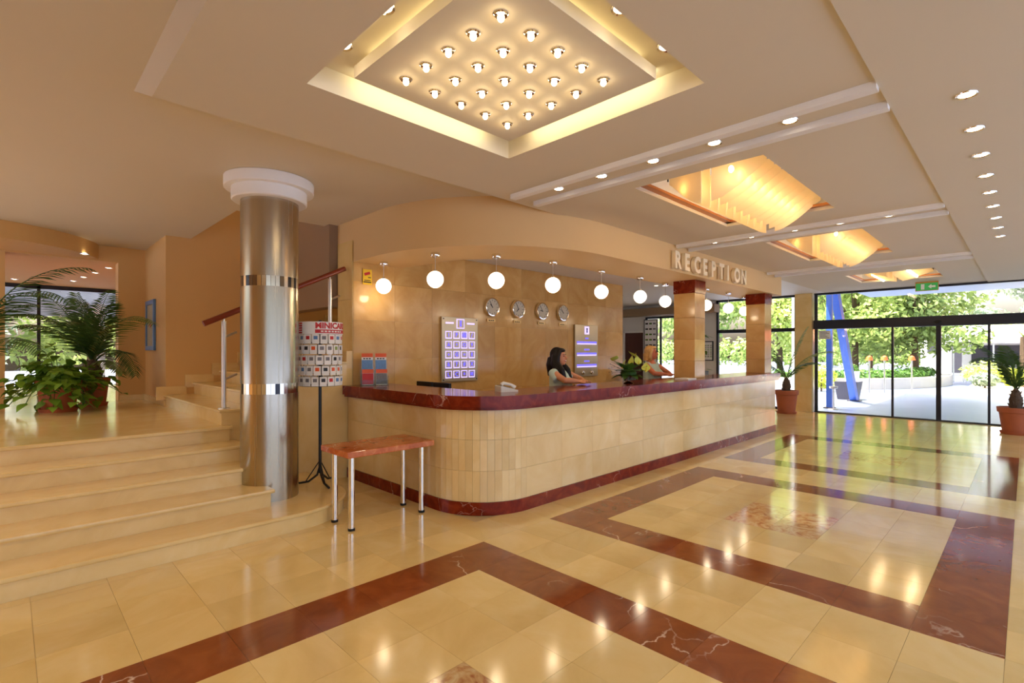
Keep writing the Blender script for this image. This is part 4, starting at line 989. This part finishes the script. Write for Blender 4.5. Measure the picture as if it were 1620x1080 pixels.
palm((14.4, 4.4, 0), .28, .60, [(IMG_R - 10, 1.5, 62, 70, 'palmdry', .22), (IMG_R - 30, 1.45, 80, 20, 'palmdry', .26), (IMG_R + 150, 1.2, 75, 60, 'palmdry', .24), (IMG_R + 130, 1.3, 80, 50, 'palm', .24), (IMG_R + 170, 1.0, 60, 80, 'palm', .24), (IMG_R - 60, 1.0, 60, 70, 'palm', .22)], 'sparse potted palm in a terracotta pot before the marble pier', .35)
palm((13.9, .15, 0), .27, .52, [(IMG_R + 180, 1.3, 80, 110, 'palm', .22), (IMG_R + 120, 1.3, 80, 60, 'palm', .24), (IMG_R, 1.3, 80, 70, 'palm', .24), (IMG_R + 60, 1.2, 75, 70), (IMG_R - 60, 1.2, 70, 80), (IMG_R + 200, 1.0, 85, 40)], 'potted palm in a terracotta pot at the far side of the sliding doors', .4)
# trailing pothos with single leaves
po = empty('trailing_pothos', (.48, 9.1, LAND)); tag(po, 'bushy pothos with glossy heart-shaped leaves spilling over a terracotta pot', 'plant')
pot('pot', po, .24, .42)
bm = bmesh.new(); ends = []
for k in range(90):
    a = random.uniform(0, 6.283); r1 = random.uniform(.1, .68); zt = random.uniform(.5, .95) * (1 - .5 * (r1 / .62) ** 2); drop = random.random() < .6
    p0 = Vector((0, 0, .38)); p1 = Vector((math.cos(a) * r1 * .5, math.sin(a) * r1 * .5, max(.5, zt))); p2 = Vector((math.cos(a) * r1, math.sin(a) * r1, random.uniform(.08, .45) if drop else zt))
    pts = []
    for i in range(9):
        t = i / 8; q = p0 * (1 - t) ** 2 + p1 * 2 * t * (1 - t) + p2 * t * t; pts.append(tuple(q)); 
        if i > 1: ends.append((q, a))
    tube(bm, pts, .005, 4)
bm2 = bm; mk('stems', bm2, 'hedge', po)
pm = [leaf_mesh(L, L * .42, .15, .35) for L in (.11, .13, .15)]
for q in pm: q.materials.append(M['pothos'])
random.shuffle(ends)
rest2 = bmesh.new()
for q, a in ends[290:]:
    t0 = len(rest2.verts); rest2.from_mesh(random.choice(pm)); rest2.verts.ensure_lookup_table()
    bmesh.ops.transform(rest2, verts=rest2.verts[t0:], matrix=Matrix.Translation(q) @ Matrix.Rotation(a - R(90) + R(random.uniform(-70, 70)), 4, 'Z') @ Matrix.Rotation(R(random.uniform(-35, 15)), 4, 'X'))
o = mk('inner_leaves', rest2, 'pothos', po); o['kind'] = 'stuff'
for q, a in ends[:290]:
    link('leaf', random.choice(pm), None, po, tuple(q + Vector((random.uniform(-.04, .04), random.uniform(-.04, .04), random.uniform(-.02, .05)))), (R(random.uniform(-35, 15)), R(random.uniform(-25, 25)), a - R(90) + R(random.uniform(-70, 70))))
# orchid on the window sill behind the counter
orx = empty('potted_orchid', (10.1, 5.0, 0)); tag(orx, 'slender dark potted orchid on the back desk between the pillars', 'plant')
orx.location = (10.35, 4.78, 1.02)
bm = bmesh.new(); bx(bm, -.09, .09, -.09, .09, 0, .18, bev=.01); mk('pot', bm, 'black', orx)
for s in (-.03, .03):
    bm = bmesh.new(); tube(bm, [(s, 0, .17), (s * 2, 0, .5), (s * 2.4, .02, .95)], .01, 6); mk('stem', bm, 'bark', orx)
for k in range(12): link('leaf', lm, None, orx, (random.uniform(-.05, .05), random.uniform(-.05, .05), random.choice([.2, .8, .9, .6])), (R(random.uniform(-30, 40)), 0, R(30 * k)))
bd = empty('back_desk', (0, 0, 0)); tag(bd, 'red topped back desk between the two pillars', 'desk')
box('desk_top', 'redtop', 9.2, 11.0, 4.6, 5.1, .97, 1.02, bev=.006, parent=bd); box('desk_body', 'panel', 9.25, 10.95, 4.64, 5.06, 0, .97, parent=bd)
# notice boards
def board(loc, w, h, label, axis='x'):
    b = empty('notice_board', loc); tag(b, label, 'notice board')
    box('frame', 'darkframe', -.03, 0, -w / 2, w / 2, -h / 2, h / 2, parent=b); box('sheet', 'paper', -.034, -.03, -w / 2 + .03, w / 2 - .03, -h / 2 + .03, h / 2 - .03, parent=b)
    for j in range(7):
        z = h / 2 - .12 - j * (h - .2) / 7
        for a in (-.38, -.1, .18): box('print_block', random.choice(['greyprint', 'darkprint', 'hedge']), -.036, -.034, a * w, (a + .2) * w, z - h * .035, z, parent=b)
board((GX - .03, 8.8, 1.95), .5, 1.45, 'tall pale chart board standing at the office window')
board((GX - .0, 6.85, 1.62), .3, .6, 'small framed floor plan on the wall between the pillars')
ch = empty('office_chair', (9.2, 5.6, 0)); tag(ch, 'black office chair back behind the blonde receptionist', 'chair')
box('backrest', 'black', -.2, .2, .18, .24, .55, 1.22, bev=.03, parent=ch); box('seat', 'black', -.22, .22, -.22, .22, .45, .53, bev=.03, parent=ch)
bm = bmesh.new(); tube(bm, [(0, 0, .1), (0, 0, .46)], .03, 10); mk('gas_post', bm, 'steel2', ch)
bm = bmesh.new()
for k in range(5): tube(bm, [(0, 0, .11), (.27 * math.cos(k * 1.257), .27 * math.sin(k * 1.257), .05)], .018, 8); ball(bm, (.27 * math.cos(k * 1.257), .27 * math.sin(k * 1.257), .03), .03, 10, 6)
mk('base', bm, 'black', ch)

# ================================================================== OUTSIDE
GZ = -.05
bm = bmesh.new(); bx(bm, GX + .2, 24, -10, 4.3, 3.72, 3.95); cn = mk('canopy', bm, 'canopy'); tag(cn, 'wide flat entrance canopy outside the sliding doors', 'canopy', kind='structure')
bm = bmesh.new(); bx(bm, GX + .03, GX + .2, -10, 10.4, CZ + .03, 6.5); bx(bm, -4, GX + .03, -3, 10.4, 6.1, 6.5); structure(mk('roof', bm, 'render'), 'unseen roof added above the lobby to stop light leaks', 'roof')  # unseen slab and upstand, added against light leaking past the ceilings
for x, y in ((17.5, 3.0), (17.5, 1.2), (19.5, 2.4), (19.5, .6)): downlight(x, y, 3.72, 'round downlight under the outdoor canopy', 'canopy downlights', 0)
def post(name, p0, p1, w, label):
    bm = bmesh.new(); tube(bm, [p0, p1], w, 4); o = empty(name); tag(o, label, 'post'); mk('shaft', bm, 'blue', o)
    bm = bmesh.new(); bx(bm, p0[0] - w * 1.3, p0[0] + w * 1.3, p0[1] - w * 1.3, p0[1] + w * 1.3, GZ, GZ + .03); mk('foot_plate', bm, 'darkgrey', o)
post('blue_post', (17.05, 4.05, GZ), (17.05, 4.05, 3.72), .10, 'upright blue steel post outside the entrance')
post('blue_strut', (20.1, 4.05, GZ), (17.4, 4.05, 3.72), .14, 'leaning blue steel strut outside the entrance')
ash = empty('ash_stand', (16.75, 3.88, GZ)); tag(ash, 'thin metal ashtray stand beside the blue post', 'ashtray')
bm = bmesh.new(); lathe(bm, [(0, 0), (.14, 0), (.13, .02), (.02, .03), (.018, .58), (.1, .6), (.11, .66), (0, .66)], seg=24); mk('stand', bm, 'steel2', ash, smooth=True)
dp = empty('dark_planter', (20.7, 4.35, GZ)); tag(dp, 'dark woven planter behind the leaning blue strut', 'planter')
bm = bmesh.new(); prism(bm, [(-.27, -.27), (.27, -.27), (.27, .27), (-.27, .27)], 0, .62)
for v in bm.verts:
    if v.co.z > .3: v.co.x *= 1.3; v.co.y *= 1.3
mk('box', bm, 'darkgrey', dp)
def leaves(bm, c, rad, n, size):
    for _ in range(n):
        u = Vector((random.gauss(0, 1), random.gauss(0, 1), random.gauss(0, 1))).normalized() * random.uniform(.55, 1.02)
        p = Vector(c) + Vector((u.x * rad[0], u.y * rad[1], u.z * rad[2]))
        nrm = (u + Vector((random.uniform(-.7, .7), random.uniform(-.7, .7), random.uniform(-.3, .9)))).normalized()
        t = nrm.orthogonal().normalized(); t = Matrix.Rotation(random.uniform(0, 6.28), 3, nrm) @ t; b = nrm.cross(t); s = size * random.uniform(.6, 1.3)
        bm.faces.new([bm.verts.new(p + q) for q in (-t * s, b * s * .45, t * s, -b * s * .45)])
def tree(x, y, h, rad, mat, label, n=2600, size=.3, trunk=.18, low=.16):
    t = empty('tree', (x, y, GZ)); tag(t, label, 'tree', 'trees beyond the plaza')
    bm = bmesh.new()
    blobs = [(random.uniform(-.55, .55) * rad, random.uniform(-.6, .6) * rad, h * random.uniform(low + .08, .85), rad * random.uniform(.35, .6)) for _ in range(14)] + [(0, 0, h * .3, rad * .6), (0, 0, h * .62, rad * .7), (0, 0, h * .82, rad * .5)]
    for bxx, by, bz, br in blobs: leaves(bm, (bxx, by, bz), (br, br, br * .75), int(n * 1.9) // len(blobs), size * .62)
    mk('crown', bm, mat, t)
    bm = bmesh.new(); tube(bm, [(0, 0, 0), (.1, .05, h * .3), (0, 0, h * .7)], [trunk, trunk * .75, trunk * .3], 9)
    for k in range(4): a = k * 1.6; tube(bm, [(.05, .03, h * .35), (math.cos(a) * rad * .5, math.sin(a) * rad * .5, h * .62)], [trunk * .5, trunk * .15], 6)
    mk('trunk', bm, 'bark', t)
for a in ((30, 9.5, 8.5, 3.0, 'tree1', 'bright broadleaf tree standing behind the side glazing', 3200, .26), (33, 6.6, 9, 3.2, 'tree1', 'sunlit broadleaf tree over the orange lamps', 3600, .26), (34.6, 4.2, 9, 3.2, 'tree2', 'dense dark green tree beside the bright sky gap', 3600, .28),
          (44, 12, 11, 4, 'tree2', 'tall dark tree behind the glazing transom', 3000, .34), (45.5, -.9, 10.5, 3.0, 'tree3', 'grey-green conifer-like tree above the white kiosk', 3600, .3), (46, -5.2, 9, 3.0, 'tree1', 'bright yellow-green tree beyond the kiosk', 3200, .3),
          (62, 4.5, 6.5, 4.0, 'tree3', 'pale grey-green tree in the far gap', 2400, .34), (53, 9.5, 9, 4.0, 'tree2', 'dark tree closing the view behind the curved planter', 3000, .34), (70, -12, 12, 6, 'tree2', 'tall dark tree at the far end of the street', 3000, .45), (70, 16, 12, 6, 'tree2', 'distant dark tree behind the side glazing', 3000, .45), (60, -6, 13, 5.0, 'tree2', 'tall dark tree behind the red roofed stall', 3000, .4), (29, 14.5, 10, 3.6, 'tree2', 'broad dark tree seen past the office window', 3000, .3), (26, 20, 8, 3.2, 'tree1', 'light green tree outside the office window', 2600, .3),
          (2.0, 24, 7, 3.2, 'tree1', 'green tree beyond the passage window', 2400, .28), (-1.6, 26, 8, 3.4, 'tree3', 'pale tree beyond the passage window', 2400, .3)):
    tree(*a)
def shrub(name, x, y, z, r, mat, label, n=500, size=.09):
    o = empty(name, (x, y, z)); tag(o, label, 'shrub'); bm = bmesh.new(); leaves(bm, (0, 0, r[2] * 1.2), r, n, size); mk('foliage', bm, mat, o)
    bm = bmesh.new(); tube(bm, [(0, 0, 0), (0, 0, r[2])], .03, 6); mk('stem', bm, 'bark', o)
shrub('lime_shrub', 24.0, 6.0, GZ, (.4, .6, .5), 'lime', 'lime yellow shrub at the edge of the plaza')
wpot = empty('white_planter', (24.4, 5.0, GZ)); tag(wpot, 'tall white round planter on the plaza', 'planter')
bm = bmesh.new(); lathe(bm, [(0, 0), (.2, 0), (.27, .85), (.23, .85), (.2, .75), (0, .75)], seg=24); mk('planter_body', bm, 'render', wpot, smooth=True); bm = bmesh.new(); leaves(bm, (0, 0, .95), (.25, .25, .2), 120, .07); mk('foliage', bm, 'hedge', wpot)
bm = bmesh.new()
for k in range(60): leaves(bm, (63 + random.uniform(-2, 2), -24 + k, 1.6), (1.4, 1.4, 1.8), 150, .28)
o = mk('distant_hedgerow', bm, 'tree2'); tag(o, 'dark hedgerow closing the view beyond the street', 'hedge', kind='stuff')
# planter wall with hedge
arc2 = [(33 + 8 * math.cos(R(a)), 8.2 + 5.6 * math.sin(R(a))) for a in range(180, 300, 6)]
arc3 = [(33 + 7.6 * math.cos(R(a)), 8.2 + 5.2 * math.sin(R(a))) for a in range(180, 300, 6)]
bm = bmesh.new(); ribbon(bm, arc3, arc2, GZ, .42); o = mk('planter_wall', bm, 'concrete'); tag(o, 'low curved stone planter wall round the trees', 'planter wall')
bm = bmesh.new()
for x, y in arc3[::1]: leaves(bm, (x + .5, y + .9, .5), (.7, .7, .3), 170, .1)
o = mk('hedge', bm, 'hedge'); tag(o, 'low clipped hedge inside the curved planter wall', 'hedge')
def lamp(x, y, label):
    o = empty('plaza_lamp', (x, y, GZ)); tag(o, label, 'lamp', 'orange lamps on the plaza')
    bm = bmesh.new(); tube(bm, [(0, 0, 0), (0, 0, 1.3)], .03, 8); mk('pole', bm, 'steel2', o)
    bm = bmesh.new(); lathe(bm, [(0, 1.28), (.13, 1.3), (.09, 1.44), (0, 1.5)], seg=14); mk('shade', bm, 'orangeprint', o, smooth=True)
lamp(24.6, 4.45, 'orange shaded plaza lamp near the white planter'); lamp(25.2, 4.05, 'orange shaded plaza lamp under the sunlit tree'); lamp(26.2, 3.3, 'orange shaded plaza lamp seen beside the door stile')
# garden bed
bm = bmesh.new(); bx(bm, 27.2, 33, -6, 1.75, GZ, .12); o = mk('garden_bed_kerb', bm, 'concrete'); tag(o, 'low kerb of the garden bed beyond the plaza', 'kerb')
for x, y, r, mt, lb in ((28.3, 1.2, .5, 'tree3', 'small pale bush in the garden bed next to the door stile'), (29, .3, .7, 'lime', 'yellowish low bush in the middle of the garden bed'), (30.5, 1.3, .9, 'tree1', 'tall light green bush in the garden bed'), (28.2, -.3, .5, 'lime', 'low lime bush at the front of the garden bed'), (28.6, -1.4, .6, 'tree1', 'rounded green bush at the far end of the garden bed')):
    shrub('garden_bush', x, y, .13, (r, r, r * .55), mt, lb, 420, .1)
pt = empty('garden_palm', (30.2, .1, .12)); tag(pt, 'bright outdoor fan palm in front of the kiosk', 'palm')
bm = bmesh.new(); tube(bm, [(0, 0, 0), (0, 0, 2.1)], [.13, .1], 8); mk('trunk', bm, 'bark', pt)
for k in range(14): frond(pt, (0, 0, 2.1), k * .45, 1.3, R(random.uniform(10, 70)), R(70), 'tree1', .35, 16)
# far buildings
bl = empty('white_house', (46, 2.9, GZ)); tag(bl, 'white rendered house with dark windows behind the plaza', 'building')
box('wall', 'render', 0, 5, -1.6, 2.4, 0, 3.4, parent=bl); box('roof', 'concrete', -.3, 5.3, -1.9, 2.7, 3.4, 3.6, parent=bl)
for y, z in ((-1.2, 1.4), (.0, .0), (1.3, 1.4)): 
    o = box('window', 'white', -.06, .0, y, y + .8, z + .1, z + 1.5 if z else 2.4, parent=bl); box('window_glass', 'darkgrey', -.08, -.06, y + .08, y + .72, z + .2, (z + 1.4) if z else 2.3, parent=o)
kb = empty('kiosk', (38, .4, GZ)); tag(kb, 'low kiosk with pale awning roof and counter shade painted dark', 'kiosk')
box('wall', 'render', .6, 4, -2.4, 2.2, 0, 2.5, parent=kb); box('opening_shade_panel', 'darkgrey', .55, .6, -1.6, 1.8, .9, 2.0, parent=kb)  # dark grey panel: the shade inside the opening is put into its colour
bm = bmesh.new(); prism_xz(bm, [(-1.2, 2.2), (.7, 3.1), (4.2, 3.1), (4.2, 3.0), (.7, 2.95), (-1.2, 2.1)], -2.8, 2.6); mk('awning', bm, 'awning', kb)
for y in (-2.6, -.9, .8, 2.4): box('awning_post', 'white', -1.1, -1.03, y, y + .07, 0, 2.15, parent=kb)
for k in range(14): box('railing_bar', 'white', -.9, -.87, -2.4 + .34 * k, -2.36 + .34 * k, 0, 1.0, parent=kb)
rs = empty('red_roof_stall', (37, -3.6, GZ)); tag(rs, 'stall with red tiled roof and blue panel beyond the plaza', 'stall')
box('wall', 'blue', 0, 3, -1.6, 2.6, 0, 2.2, parent=rs)
bm = bmesh.new(); prism_xz(bm, [(-.7, 2.4), (1.4, 3.5), (3.6, 2.4), (3.6, 2.3), (-.7, 2.3)], -2, 3.0); mk('roof', bm, 'redroof', rs)
sp = empty('flag_pole', (24, 7.05, GZ)); tag(sp, 'white pole outside the side glazing', 'pole')
bm = bmesh.new(); tube(bm, [(0, 0, 0), (0, 0, 7)], .07, 10); mk('shaft', bm, 'white', sp); bm = bmesh.new(); lathe(bm, [(0, 0), (.2, 0), (.2, .04), (0, .04)], seg=14); mk('foot_plate', bm, 'white', sp)
# outside the passage
pcn = empty('passage_canopy', (0, 18, 3.2)); tag(pcn, 'grey slatted canopy outside the passage window', 'canopy', kind='structure'); pcn.location = (0, 0, 0)
for k in range(16): box('slat', 'slat', -7, 3, 15.95 + .33 * k, 16.2 + .33 * k, 3.1, 3.16, parent=pcn)
box('shade_sheet', 'slat', -7, 3, 15.95, 24, 3.2, 3.26, parent=pcn)  # solid sheet added over the slats to shade the ground outside
box('edge_beam', 'slat', -7, 3, 21.2, 21.4, 2.7, 3.2, parent=pcn)
for x in (-.55, 1.9): box('pier', 'concrete', x, x + .3, 20.6, 20.9, GZ, 3.1, parent=pcn)
